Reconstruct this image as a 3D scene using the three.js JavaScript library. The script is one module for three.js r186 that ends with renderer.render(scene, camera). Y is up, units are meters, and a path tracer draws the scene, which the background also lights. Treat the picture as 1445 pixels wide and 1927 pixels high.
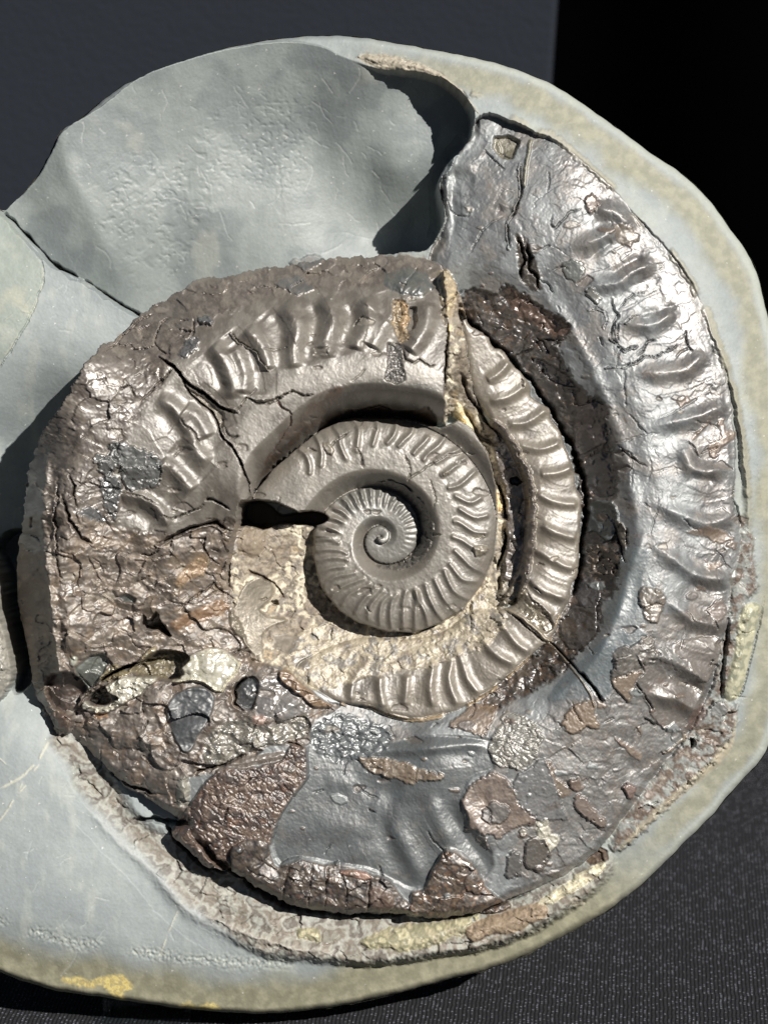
import * as THREE from 'three';
import { RoundedBoxGeometry } from 'three/addons/geometries/RoundedBoxGeometry.js';
import { mergeGeometries } from 'three/addons/utils/BufferGeometryUtils.js';

// ---------------------------------------------------------------- camera, sky, sun, exposure
const PX = 0.0002;                    // metres per unit of the measured plan (the plan of the nodule is drawn in fifths of a millimetre)
const CU = 722.5, CV = 963.5;         // centre of the plan
const TILT = THREE.MathUtils.degToRad(18), DIST = 0.95;
const scene = new THREE.Scene();
const renderer = new THREE.WebGLRenderer({ antialias: true });
renderer.toneMapping = THREE.LinearToneMapping;
renderer.toneMappingExposure = 1.45;
renderer.shadowMap.enabled = true;
renderer.shadowMap.type = THREE.PCFSoftShadowMap;

const CENTRE = new THREE.Vector3(0, 0.196, 0);
const OUTWARD = new THREE.Vector3(0, Math.sin(TILT), Math.cos(TILT));
const camera = new THREE.PerspectiveCamera(2 * Math.atan(CV * PX / DIST) * 180 / Math.PI, 767 / 1024, 0.05, 20);
camera.position.copy(CENTRE).addScaledVector(OUTWARD, DIST);
camera.lookAt(CENTRE);
camera.focus = DIST;
camera.userData.fStop = 11;

{ // clear blue sky over a dim surrounding
  const W = 64, Hh = 32, d = new Float32Array(W * Hh * 4);
  for (let y = 0; y < Hh; y++) for (let x = 0; x < W; x++) {
    const e = Math.sin((y + 0.5) / Hh * Math.PI - Math.PI / 2), up = Math.max(0, e), k = (y * W + x) * 4;
    if (e > 0) { d[k] = 0.50 - 0.22 * up; d[k + 1] = 0.66 - 0.20 * up; d[k + 2] = 0.92 - 0.12 * up; }
    else { d[k] = 0.10; d[k + 1] = 0.095; d[k + 2] = 0.085; }
    d[k + 3] = 1;
  }
  const t = new THREE.DataTexture(d, W, Hh, THREE.RGBAFormat, THREE.FloatType);
  t.mapping = THREE.EquirectangularReflectionMapping; t.magFilter = THREE.LinearFilter; t.needsUpdate = true;
  scene.background = t; scene.environment = t;
  scene.backgroundIntensity = 0.075; scene.environmentIntensity = 0.075;
}
const SUN = new THREE.Vector3(0.479, 0.376, 0.793).normalize().applyAxisAngle(new THREE.Vector3(1, 0, 0), -TILT);
const sun = new THREE.DirectionalLight(0xfff9f1, 4.2);
sun.position.copy(CENTRE).addScaledVector(SUN, 3);
sun.target.position.copy(CENTRE);
sun.castShadow = true; sun.shadow.mapSize.set(4096, 4096); sun.shadow.radius = 1;
Object.assign(sun.shadow.camera, { left: -0.6, right: 0.6, top: 0.6, bottom: -0.6, near: 0.5, far: 6 });
scene.add(sun, sun.target);

// ---------------------------------------------------------------- noise
const imul = Math.imul;
function h32(x, y, s) { let h = imul(x, 374761393) ^ imul(y, 668265263) ^ imul(s, 1274126177); h = imul(h ^ (h >>> 13), 1274126177); h = imul(h ^ (h >>> 16), 2246822519); return (h ^ (h >>> 15)) >>> 0; }
const h01 = (x, y, s) => h32(x, y, s) / 4294967296;
const GX = new Float32Array(256), GY = new Float32Array(256);
for (let i = 0; i < 256; i++) { GX[i] = Math.cos(i / 256 * 2 * Math.PI); GY[i] = Math.sin(i / 256 * 2 * Math.PI); }
function gn(x, y, s) {
  const ix = Math.floor(x), iy = Math.floor(y), fx = x - ix, fy = y - iy;
  const a = h32(ix, iy, s) & 255, b = h32(ix + 1, iy, s) & 255, c = h32(ix, iy + 1, s) & 255, d = h32(ix + 1, iy + 1, s) & 255;
  const u = fx * fx * fx * (fx * (fx * 6 - 15) + 10), v = fy * fy * fy * (fy * (fy * 6 - 15) + 10);
  const p = GX[a] * fx + GY[a] * fy, q = GX[b] * (fx - 1) + GY[b] * fy, r = GX[c] * fx + GY[c] * (fy - 1), t = GX[d] * (fx - 1) + GY[d] * (fy - 1);
  return 1.5 * (p + u * (q - p) + v * (r + u * (t - r) - p - u * (q - p)));
}
function fbm(x, y, o, s) { let a = 0, k = 1, n = 0; for (let i = 0; i < o; i++) { a += k * gn(x, y, s + i); n += k; k *= 0.5; x = x * 2.03 + 17.1; y = y * 2.03 + 9.7; } return a / n; }
const FC = { f1: 0, f2: 0, id: 0, dx: 0, dy: 0 };
function cells(x, y, s) {           // nearest and second nearest scattered point
  const ix = Math.floor(x), iy = Math.floor(y); let f1 = 9, f2 = 9, id = 0, bx = 0, by = 0;
  for (let j = -1; j <= 1; j++) for (let i = -1; i <= 1; i++) {
    const h = h32(ix + i, iy + j, s), dx = ix + i + (h & 1023) / 1023 - x, dy = iy + j + ((h >>> 10) & 1023) / 1023 - y, d = dx * dx + dy * dy;
    if (d < f1) { f2 = f1; f1 = d; id = h; bx = dx; by = dy; } else if (d < f2) f2 = d;
  }
  FC.f1 = Math.sqrt(f1); FC.f2 = Math.sqrt(f2); FC.id = id; FC.dx = bx; FC.dy = by; return FC;
}
function facets(x, y, s, tilt, step = 0.3) {    // broken-rock facets: every cell is a plane with a tilt and a level of its own
  const c = cells(x, y, s), a = (c.id >>> 20 & 255) / 255 * 6.283, k = 0.4 + 0.6 * ((c.id >>> 12) & 255) / 255;
  return -(c.dx * Math.cos(a) + c.dy * Math.sin(a)) * tilt * k + (((c.id >>> 24) & 255) / 255 - 0.5) * step;
}
const PAL = ['#9a9c9c', '#7d6a5c', '#a3978a', '#4f4640'].map((h) => { const c = new THREE.Color(h); return [c.r, c.g, c.b]; });
const clamp = (x, a, b) => x < a ? a : x > b ? b : x, sst = (a, b, x) => { const t = clamp((x - a) / (b - a), 0, 1); return t * t * (3 - 2 * t); }, mix = (a, b, t) => a + (b - a) * t;

// ---------------------------------------------------------------- the relief: one sheet of points over the nodule's plan
const G = 1.75, U0 = -236, V0 = 26, NX = 1010, NY = 1092, N = NX * NY;
const H = new Float32Array(N), CR = new Float32Array(N), CG = new Float32Array(N), CB = new Float32Array(N), RO = new Float32Array(N).fill(0.7), ME = new Float32Array(N), PT = new Uint16Array(N);
const WX = new Float32Array(N), WY = new Float32Array(N);           // unevenness of every traced edge
for (let j = 0, i = 0; j < NY; j++) for (let k = 0; k < NX; k++, i++) {
  const u = U0 + k * G, v = V0 + j * G;
  WX[i] = gn(u / 26, v / 26, 11) + 0.6 * gn(u / 9, v / 9, 12) + 0.35 * gn(u / 4.5, v / 4.5, 15); WY[i] = gn(u / 26, v / 26, 13) + 0.6 * gn(u / 9, v / 9, 14) + 0.35 * gn(u / 4.5, v / 4.5, 16);
}
const STYLES = ['stone', 'shell', 'flaky', 'rock', 'cream', 'crackle', 'plain'], ST = STYLES.map(() => new Float32Array(N));
const parts = [];                                                     // [name, parent index or -1, label]
function part(name, parent = -1, label) { parts.push({ name, parent, label }); return parts.length - 1; }
const C = (hex) => { const c = new THREE.Color(hex); return [c.r * 0.985, c.g, c.b * 0.98]; };

// P(x0, y0, s, list): points read off an enlargement of the plan whose corner is (x0, y0) and whose scale is s
const P = (x0, y0, s, a) => a.map((n, i) => n / s + (i & 1 ? y0 : x0));
function smooth(a, closed, sub = 5) {
  const n = a.length / 2, out = [], g = (i, c) => { i = closed ? (i + n) % n : clamp(i, 0, n - 1); return a[i * 2 + c]; };
  for (let i = 0; i < (closed ? n : n - 1); i++) for (let k = 0; k < sub; k++) {
    const t = k / sub;
    for (let c = 0; c < 2; c++) { const p0 = g(i - 1, c), p1 = g(i, c), p2 = g(i + 1, c), p3 = g(i + 2, c); out.push(0.5 * (2 * p1 + (p2 - p0) * t + (2 * p0 - 5 * p1 + 4 * p2 - p3) * t * t + (3 * p1 - p0 - 3 * p2 + p3) * t * t * t)); }
  }
  if (!closed) out.push(a[a.length - 2], a[a.length - 1]);
  return out;
}
function bounds(a, pad) { let x0 = 1e9, y0 = 1e9, x1 = -1e9, y1 = -1e9; for (let i = 0; i < a.length; i += 2) { x0 = Math.min(x0, a[i]); x1 = Math.max(x1, a[i]); y0 = Math.min(y0, a[i + 1]); y1 = Math.max(y1, a[i + 1]); } return [Math.max(0, Math.floor((x0 - pad - U0) / G)), Math.max(0, Math.floor((y0 - pad - V0) / G)), Math.min(NX - 1, Math.ceil((x1 + pad - U0) / G)), Math.min(NY - 1, Math.ceil((y1 + pad - V0) / G))]; }
const LN = { d: 0, t: 0, side: 0 };
function lineDist(a, u, v, closed) {      // distance to a line, place along it (0..1) and side
  let best = 1e18, bt = 0, bs = 0; const n = a.length / 2, m = closed ? n : n - 1;
  for (let i = 0; i < m; i++) {
    const k = i * 2, l = (i + 1) % n * 2, ax = a[k], ay = a[k + 1], ex = a[l] - ax, ey = a[l + 1] - ay, px = u - ax, py = v - ay, t = clamp((px * ex + py * ey) / (ex * ex + ey * ey || 1), 0, 1), dx = px - ex * t, dy = py - ey * t, d = dx * dx + dy * dy;
    if (d < best) { best = d; bt = (i + t) / m; bs = ex * py - ey * px; }
  }
  LN.d = Math.sqrt(best); LN.t = bt; LN.side = bs; return LN;
}
function inside(a, u, v) { let c = false; const n = a.length / 2; for (let i = 0, j = n - 1; i < n; j = i++) { const yi = a[i * 2 + 1], yj = a[j * 2 + 1]; if ((yi > v) !== (yj > v) && u < (a[j * 2] - a[i * 2]) * (v - yi) / (yj - yi) + a[i * 2]) c = !c; } return c; }
const signed = (a, u, v) => { const d = lineDist(a, u, v, true).d; return inside(a, u, v) ? d : -d; };
function surf(a) {                        // smooth surface through measured levels (u, v, z)
  const n = a.length / 3, m = n + 3, A = [], f = (r2) => r2 > 0 ? 0.5 * r2 * Math.log(r2) : 0, S = 1 / 400;
  const X = [], Y = []; for (let i = 0; i < n; i++) { X.push((a[i * 3] - CU) * S); Y.push((a[i * 3 + 1] - CV) * S); }
  for (let i = 0; i < n; i++) { const r = new Float64Array(m + 1); for (let j = 0; j < n; j++) r[j] = f((X[i] - X[j]) ** 2 + (Y[i] - Y[j]) ** 2); r[i] += 0.002; r[n] = 1; r[n + 1] = X[i]; r[n + 2] = Y[i]; r[m] = a[i * 3 + 2]; A.push(r); }
  for (let k = 0; k < 3; k++) { const r = new Float64Array(m + 1); for (let j = 0; j < n; j++) r[j] = [1, X[j], Y[j]][k]; A.push(r); }
  for (let i = 0; i < m; i++) { let p = i; for (let j = i; j < m; j++) if (Math.abs(A[j][i]) > Math.abs(A[p][i])) p = j; [A[i], A[p]] = [A[p], A[i]]; for (let j = i + 1; j < m; j++) { const q = A[j][i] / A[i][i]; if (q) for (let k = i; k <= m; k++) A[j][k] -= q * A[i][k]; } }
  const w = new Float64Array(m); for (let i = m - 1; i >= 0; i--) { let s = A[i][m]; for (let k = i + 1; k < m; k++) s -= A[i][k] * w[k]; w[i] = s / A[i][i]; }
  return (u, v) => { const x = (u - CU) * S, y = (v - CV) * S; let s = w[n] + w[n + 1] * x + w[n + 2] * y; for (let i = 0; i < n; i++) { const dx = x - X[i], dy = y - Y[i], r2 = dx * dx + dy * dy; if (r2 > 1e-12) s += w[i] * 0.5 * r2 * Math.log(r2); } return s; };
}
function tint(i, c, m) { CR[i] = mix(CR[i], c[0], m); CG[i] = mix(CG[i], c[1], m); CB[i] = mix(CB[i], c[2], m); }
// region(polygon, options): z = new surface, dz = level added, sty = kind of surface, col = list of colours mixed in patches, ro / me = gloss, part
let regionSeed = 100;
function region(poly, o) {
  if (o.sm !== false && poly.length > 14 && poly.length < 200) poly = smooth(poly, true, 3);
  const jit = o.jit ?? 2, b = o.blend ?? 1.5, s = regionSeed += 7, box = bounds(poly, b + Math.abs(jit) * 2.5), cs = o.cs ?? 30, cols = o.col?.map(C), top = o.dome ?? 0;
  for (let j = box[1]; j <= box[3]; j++) for (let k = box[0]; k <= box[2]; k++) {
    const i = j * NX + k, u = U0 + k * G, v = V0 + j * G, d = signed(poly, u + jit * WX[i], v + jit * WY[i]);
    if (d < -b) continue;
    let m = sst(-b, b, d);
    if (o.ragged) m *= sst(-0.15, 0.15, fbm(u / o.ragged, v / o.ragged, 3, s + 3) + 0.25 + d / (o.ragged * 2));
    if (m <= 0) continue;
    if (o.z) H[i] = mix(H[i], o.z(u, v, d, i), m);
    if (o.dz) H[i] += (typeof o.dz === 'function' ? o.dz(u, v, d) : o.dz) * m;
    if (top) H[i] += top * m * (1 - Math.exp(-Math.max(0, d) / (o.domeW ?? 8)));
    if (o.sty) { const ms = m * (o.amt ?? 1), q = STYLES.indexOf(o.sty); for (let n = 0; n < ST.length; n++) ST[n][i] = mix(ST[n][i], n === q ? 1 : 0, ms); }
    if (cols) {
      const f = clamp((fbm(u / cs, v / cs, 4, s) * 0.9 + 0.5), 0, 0.999) * (cols.length - 1), q = Math.floor(f), t = sst(0.2, 0.8, f - q), mc = m * (o.alpha ?? 1);
      if (cols.length === 1) tint(i, cols[0], mc); else tint(i, [0, 1, 2].map((c) => mix(cols[q][c], cols[q + 1][c], t)), mc);
    }
    if (o.ro !== undefined) RO[i] = mix(RO[i], o.ro, m);
    if (o.me !== undefined) ME[i] = mix(ME[i], o.me, m);
    if (o.part !== undefined && m > 0.5) PT[i] = o.part;
  }
}
// a rounded rib (h > 0) or trough (h < 0) along a line
function ridge(line, w, h, o = {}) {
  const a = smooth(line, false), box = bounds(a, w * 3.2), jit = o.jit ?? 0.8, e = o.ends ?? 0.25;
  for (let j = box[1]; j <= box[3]; j++) for (let k = box[0]; k <= box[2]; k++) {
    const i = j * NX + k, L = lineDist(a, U0 + k * G + jit * WX[i], V0 + j * G + jit * WY[i]); if (L.d > w * 3.2) continue;
    const q = L.d / w, tp = sst(0, e, L.t) * sst(0, e, 1 - L.t) * 0.85 + 0.15 * Math.max(0, 1 - q), sk = o.skew ? 1 + o.skew * Math.sign(L.side) * Math.min(1, q) : 1;
    H[i] += h * tp * (Math.exp(-q * q * sk) - 0.42 * Math.exp(-q * q / 5));
    if (o.col) tint(i, o.col, Math.exp(-q * q) * tp * (o.alpha ?? 1));
    if (o.part !== undefined && q < 0.8 && L.t > 0.04 && L.t < 0.96) PT[i] = o.part;
  }
}
function crack(line, w, depth, o = {}) {
  if (w < 2) { depth *= w / 2; w = 2; }
  const jit = o.jit ?? 2.4, a = o.smooth ? smooth(line, false) : line, box = bounds(a, w * 3 + jit * 3);
  for (let j = box[1]; j <= box[3]; j++) for (let k = box[0]; k <= box[2]; k++) {
    const i = j * NX + k, u = U0 + k * G, v = V0 + j * G, L = lineDist(a, u + jit * WX[i], v + jit * WY[i]), ww = w * (0.8 + 0.45 * gn(u / 16, v / 16, 19)) * 1, end = sst(0, 0.15, L.t) * sst(0, 0.15, 1 - L.t);
    if (L.d > ww * 2) continue;
    H[i] -= depth * (0.25 + 0.75 * end) * (1 - sst(0.3, 1.2, L.d / ww));
    if (o.lip && (o.lip > 0) === (L.side > 0)) H[i] += Math.abs(o.lip) * Math.exp(-L.d / 14);
    if (o.col) tint(i, C(o.col), (1 - sst(0.4, 1.3, L.d / ww)) * (o.alpha ?? 0.8));
  }
}
// one side of a line raised (a step in the shell)
function vein(line, w, h, col, o = {}) {
  const jit = o.jit ?? 2, a = o.smooth ? smooth(line, false) : line, box = bounds(a, w * 2 + jit * 3), c = C(col);
  for (let j = box[1]; j <= box[3]; j++) for (let k = box[0]; k <= box[2]; k++) {
    const i = j * NX + k, u = U0 + k * G, v = V0 + j * G, L = lineDist(a, u + jit * WX[i], v + jit * WY[i]); if (L.d > w * 2) continue;
    const m = (1 - sst(0.5, 1.2, L.d / w)) * (o.broken ? sst(-0.1, 0.2, gn(u / o.broken, v / o.broken, 77) + 0.15) : 1);
    H[i] += h * m; tint(i, c, m * (o.alpha ?? 0.9)); if (o.part !== undefined && m > 0.5) PT[i] = o.part; if (o.ro) RO[i] = mix(RO[i], o.ro, m);
  }
}

// ---------------------------------------------------------------- parts of the nodule
const pStone = part('stone_matrix', -1, 'smooth grey limestone of the split nodule');
const pHollow = part('mould_hollow', -1, 'smooth empty hollow at the top of the nodule');
const pCore = part('whorl', -1, 'tiny innermost coils at the centre');
const pRing = part('whorl', -1, 'small coil with fine close ribs round the centre');
const pMid = part('whorl', -1, 'half coil with bold ribs between two veins');
const pHigh = part('whorl', -1, 'raised broken coil with deep S-shaped ribs');
const pOuter = part('whorl', -1, 'outermost grey coil with flaking shell');
const pRough = part('broken_face', -1, 'rough brown broken end of the raised coil');
const pBlock = part('crust', -1, 'knobbly brown crust below the white crystals');
const pVein = part('calcite_vein', -1, 'cream crystalline vein filling the gap between coils');
const pSeam = part('dark_seam', -1, 'dark brown flaky filling beside the ribbed half coil');
const pRind = part('rind', -1, 'rough pale rind round the edge of the fossil');
const pLump = part('stone_lump', -1, 'rough grey knob of stone beside the deep gap');

// ---------------------------------------------------------------- outline of the nodule and the bare stone
const OUT = smooth([5,393, 20,384, 45,360, 70,325, 95,270, 114,236, 150,214, 215,162, 260,137, 320,113, 395,90, 470,74, 545,64, 600,60, 688,64, 793,82, 892,101, 963,120, 1044,153, 1115,199, 1173,240, 1237,287, 1302,333, 1360,398, 1419,485, 1442,556, 1470,680, 1492,830, 1500,980, 1497,1120, 1482,1290, 1445,1419, 1385,1489, 1344,1539, 1295,1588, 1241,1642, 1171,1703, 1097,1749, 1015,1794, 932,1829, 850,1850, 740,1879, 620,1904, 500,1916, 381,1910, 294,1900, 183,1884, 104,1873, 52,1858, 0,1839, -80,1800, -160,1700, -205,1500, -222,1250, -222,950, -205,700, -160,520, -90,420, -30,385], true, 6);
const DO = new Float32Array(N).fill(-99);
{
  const zs = surf([0,430,-5, 150,560,-10, 260,610,-15, 0,650,4, 200,660,-12, 130,700,-20, 90,760,-58, 0,760,-36, 0,830,-78, 40,870,-104, 20,1000,-100, 40,1200,-80, 40,1345,0, -90,850,-30, -100,700,0, 100,1450,10, 200,1560,5, 300,1670,2, 0,1500,18, 0,1700,12, 150,1720,10, 420,1770,0, 600,1810,-4, -150,1000,0, -180,600,0, -150,1500,5,
    100,1810,-6, 350,1850,-10, 600,1860,-12, 850,1810,-12, 1000,1750,-8, 1150,1670,-4, 1280,1540,0, 1370,1430,0, 1430,1300,10, 1470,1000,16, 1450,800,20, 1400,640,22, 1330,480,24, 1230,360,24, 1120,270,22, 1000,190,20, 880,140,16, 760,100,10, 1300,500,34, 1385,760,31, 1200,380,32, 1080,275,28, 1395,1000,24, 1370,1200,16, 640,80,2, 420,90,-8, 240,180,-14, 700,1000,-20, 700,500,0]);
  const c1 = C('#959b9d'), c2 = C('#8b9295'), c3 = C('#a0a5a2'), olive = C('#827f6a'), oliv2 = C('#98947e'), pale = C('#b4b8b0'), box = [0, 0, NX - 1, NY - 1];
  for (let j = 0; j < NY; j++) for (let k = 0; k < NX; k++) {
    const i = j * NX + k, u = U0 + k * G, v = V0 + j * G, d = signed(OUT, u, v) + 2.2 * fbm(u / 40, v / 40, 2, 5); DO[i] = d;
    if (d < -8) { H[i] = -80; continue; }
    const e = Math.max(0, d);
    H[i] = zs(u, v) - 16 * (1 - sst(0, 130, e)) - 46 * (1 - Math.sqrt(1 - (1 - Math.min(1, e / 20)) ** 2)) - (e < 3 ? 6 * (1 - e / 3) : 0);
    ST[0][i] = 1; RO[i] = 0.62; PT[i] = pStone;
    const n = fbm(u / 150, v / 150, 4, 31), n2 = fbm(u / 38, v / 90, 3, 37);
    const c = [0, 1, 2].map((q) => mix(mix(c1[q], c2[q], sst(-0.3, 0.3, n)), c3[q], sst(0.05, 0.5, n2) * 0.7)); tint(i, c, 1);
    // olive weathering skin in an uneven band along the outside
    const low = v > 1500 ? sst(1500, 1740, v) : 0, right = u > 600 ? sst(600, 900, u) * (1 - low) : 0;
    const wl = (1 - sst(52, 98, e + 26 * fbm(u / 120, v / 120, 3, 41))) * low, band = sst(14, 34, e + 8 * n2) * (1 - sst(52, 92, e + 34 * fbm(u / 90, v / 90, 4, 43))) * right;
    tint(i, [0, 1, 2].map((q) => mix(olive[q], oliv2[q], sst(-0.3, 0.4, fbm(u / 22, v / 22, 3, 47)))), Math.max(wl * 0.92, band * 0.75));
    tint(i, pale, right * (1 - sst(10, 26, e)) * 0.8 + right * sst(70, 110, e) * 0.45 * sst(-0.3, 0.3, n));
    // pale pitted streak just inside the olive skin at the foot
    const st = low * Math.exp(-(((e - 104 - 10 * n) / 13) ** 2)) * sst(-0.6, 0.1, gn(u / 90, v / 30, 53));
    tint(i, pale, 0.8 * st * sst(-0.1, 0.3, gn(u / 5, v / 5, 55))); H[i] -= 1.3 * st * sst(-0.2, 0.5, gn(u / 7, v / 7, 57));
  }
}
// yellow lichen-like stains
for (const [pp, a] of [[P(100, 1830, 4.516, [70,50, 200,40, 330,55, 420,30, 560,25, 650,60, 660,120, 600,170, 610,240, 530,225, 470,150, 390,115, 300,125, 190,110, 100,90]), 0.9], [P(100, 1830, 4.516, [1080,270, 1140,235, 1230,285, 1330,250, 1420,300, 1400,335, 1250,325, 1100,310]), 0.75]])
  region(pp, { jit: 5, blend: 4, col: ['#c9b169', '#e0cd88', '#b7a97a', '#d9bb62'], cs: 9, alpha: a, ragged: 8 });
// cracks and pale threads in the slab
crack([83,480, 86,509, 81,533, 62,585, 35,637, 0,692, -60,760], 2, 2.5, { jit: 2 });
for (const [l, w] of [[[85,505, 78,545, 58,590, 30,640, -10,700], 2.2], [[80,535, 52,570, 25,612, -5,645], 1.5], [[58,590, 35,583, 0,612], 1.3], [[93,1393, 78,1425, 50,1455, 20,1475, -10,1490], 3], [[80,1420, 62,1462, 30,1500, 0,1545, -20,1570], 2.2], [[50,1455, 40,1480, 18,1518], 1.4], [[345,1692, 330,1725, 316,1760, 296,1816], 1.8], [[352,1640, 345,1692], 2.4], [[20,1475, 14,1440, -8,1420], 1.2]])
  vein(l, w, 0.5, '#bdbcae', { jit: 1.5, alpha: 0.7, broken: 26 });
region([0,395, 24,420, 60,470, 85,500, 84,520, 62,585, 35,637, -80,780, -160,700, -90,440], { blend: 6, jit: 2, col: ['#9da29a', '#8e968f', '#a5a698'], cs: 60, alpha: 0.75 });

// ---------------------------------------------------------------- the empty hollow
{
  const z = surf([45,370,-54, 60,340,-46, 95,290,-28, 120,250,-16, 200,200,-18, 300,140,-14, 420,100,-14, 540,84,-14, 640,100,-6, 690,135,-10, 715,160,-26, 130,320,-24, 165,390,-38, 190,450,-56, 220,510,-78, 255,560,-106, 30,415,-60, 60,450,-72, 110,500,-86, 180,540,-100, 250,590,-116, 90,380,-42, 140,450,-60,
    250,300,-46, 400,250,-58, 400,400,-76, 550,250,-76, 550,400,-88, 680,200,-44, 700,330,-86, 690,445,-126, 735,400,-112, 790,200,-50, 800,300,-62, 740,320,-66, 780,420,-126, 850,230,-56, 810,450,-126, 300,480,-88, 340,540,-112, 450,490,-95, 600,480,-98, 700,480,-118]);
  region([-2,392, 24,417, 45,441, 69,464, 85,485, 104,502, 131,514, 152,524, 180,542, 208,562, 235,578, 270,597, 300,600, 329,575, 384,545, 424,540, 480,530, 560,525, 660,500, 705,486, 760,480, 800,475, 822,445, 832,415, 826,380, 823,352, 835,320, 865,290, 882,262, 888,225, 880,200, 862,178, 835,158, 800,145, 760,139, 722,137, 690,126, 655,112, 600,86, 520,80, 420,95, 340,118, 262,148, 190,202, 122,246, 98,284, 72,332, 40,366], { z, jit: 1, blend: 2.5, part: pHollow, col: ['#878d8e', '#8f9595', '#818789', '#959996'], cs: 150, sty: 'stone', ro: 0.55 });
  for (const [l, w, h] of [[[375,130, 385,300, 400,470], 44, 3.5], [[520,120, 545,280, 560,460], 48, 4], [[645,150, 655,320, 640,460], 42, 3], [[255,200, 280,380, 330,500], 38, 2.5]]) ridge(l, w, h, { jit: 3 });
  ridge([116,238, 118,285, 134,330, 168,392, 192,450, 222,512], 22, 3, { jit: 2, ends: 0.1 });
  // little pits in the floor of the hollow
  region([180,330, 240,290, 330,300, 400,210, 440,260, 420,360, 360,470, 300,540, 240,520, 190,430], { jit: 6, blend: 30, dz: (u, v) => -0.9 * sst(0.1, 0.6, gn(u / 9, v / 7, 401)) * sst(-0.3, 0.4, gn(u / 50, v / 50, 404)) - 0.8 * sst(0.1, 0.6, gn(u / 19, v / 15, 402)) });
  region([440,200, 560,170, 590,260, 560,360, 450,340], { jit: 6, blend: 40, dz: (u, v) => -0.8 * sst(0.1, 0.6, gn(u / 9, v / 7, 403)) });
  // cleft between hollow and slab
  crack([8,402, 45,443, 85,487, 131,516, 180,544, 235,579, 285,606], 7, 34, { jit: 1.2, lip: 0 });
  // crumbly lip of the overhang
  region([672,108, 700,102, 740,106, 800,126, 838,150, 880,190, 896,222, 885,205, 850,168, 800,143, 722,135, 700,126, 680,116], { jit: 2.5, blend: 4, dome: 7, col: ['#8f877b', '#aaa294', '#7c7468'], cs: 14, sty: 'rock' });
}

// ---------------------------------------------------------------- rind between slab and fossil along the foot, rim seam on the far side
{
  const z = surf([110,1400,4, 160,1480,-6, 230,1560,-8, 300,1600,-6, 330,1660,2, 400,1700,-4, 420,1660,-8, 500,1740,4, 600,1760,2, 700,1770,4, 560,1720,-8, 700,1730,-6, 850,1750,2, 850,1725,-4, 1000,1720,4, 1000,1680,0, 1100,1640,4, 1160,1600,8]);
  region([93,1393, 128,1436, 143,1471, 167,1506, 202,1548, 229,1580, 250,1598, 290,1640, 318,1672, 341,1700, 388,1730, 426,1757, 457,1778, 504,1795, 560,1803, 620,1808, 700,1812, 760,1806, 830,1796, 900,1786, 980,1762, 1060,1716, 1120,1672, 1150,1630, 1135,1605, 1060,1650, 900,1712, 700,1720, 560,1700, 440,1640, 350,1590, 260,1540, 200,1450, 133,1385],
    { z, jit: 3, blend: 12, sty: 'rock', amt: 0.7, part: pRind, ro: 0.6, col: ['#6f6860', '#8d8a82', '#7a7269', '#9b9a93', '#67605a', '#92938d', '#857a6f'], cs: 46 });
  // raised lip of the slab next to the rind
  ridge([170,1512, 205,1552, 250,1598, 290,1640, 320,1678, 350,1708, 400,1742, 457,1776], 14, 7, { jit: 2.5, ends: 0.1, col: C('#a9aeb0'), alpha: 0.6 });
  ridge([380,1716, 430,1738, 500,1768, 560,1782, 640,1790], 9, 9, { jit: 4, ends: 0.15, col: C('#b5aea6'), alpha: 0.45 });
  // yellow-green strips
  for (const l of [P(440, 1560, 3.141, [360,590, 510,590, 515,680, 385,645]), P(440, 1560, 3.141, [765,645, 900,592, 1040,570, 1180,560, 1300,545, 1440,508, 1400,610, 1290,640, 1200,685, 1050,712, 900,722, 775,700])])
    region(l, { jit: 5, blend: 3, dome: 9, domeW: 12, ragged: 22, sty: 'stone', ro: 0.42, col: ['#9c957a', '#bdb699', '#8a8670', '#aba389', '#7d7566'], cs: 26, part: part('yellow_strip', pRind, 'yellow-green mineral strip along the foot of the outer coil') });
  // keel fragments lying in the rind
  region(P(850, 1300, 2.429, [60,1100, 90,1070, 160,1040, 260,1010, 340,985, 420,970, 440,1020, 370,1060, 280,1100, 180,1115, 90,1140]), { jit: 2.5, blend: 1.6, dome: 10, domeW: 9, sty: 'rock', ro: 0.55, col: ['#7d6c5f', '#93826f', '#685a50'], cs: 12, part: part('keel_fragment', pRind) });
  region(P(860, 1300, 3.6125, [560,1435, 640,1375, 720,1325, 800,1270, 850,1235, 980,1165, 1003,1180, 975,1235, 890,1300, 800,1362, 700,1410, 640,1446, 580,1452]), { jit: 2, blend: 1.5, dome: 11, domeW: 7, sty: 'cream', ro: 0.6, col: ['#e9e4d2', '#d8cfb4', '#f0ecdd'], cs: 12, part: part('calcite_strip', pRind, 'bright white strip of calcite beside the rim') });
  region(P(860, 1300, 3.6125, [870,1150, 950,1060, 1020,1090, 1025,1150, 985,1165, 900,1190]), { jit: 1.5, blend: 1.5, dz: -5, col: ['#4d4038', '#5a4c40'], cs: 8, sty: 'rock' });
}

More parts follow.
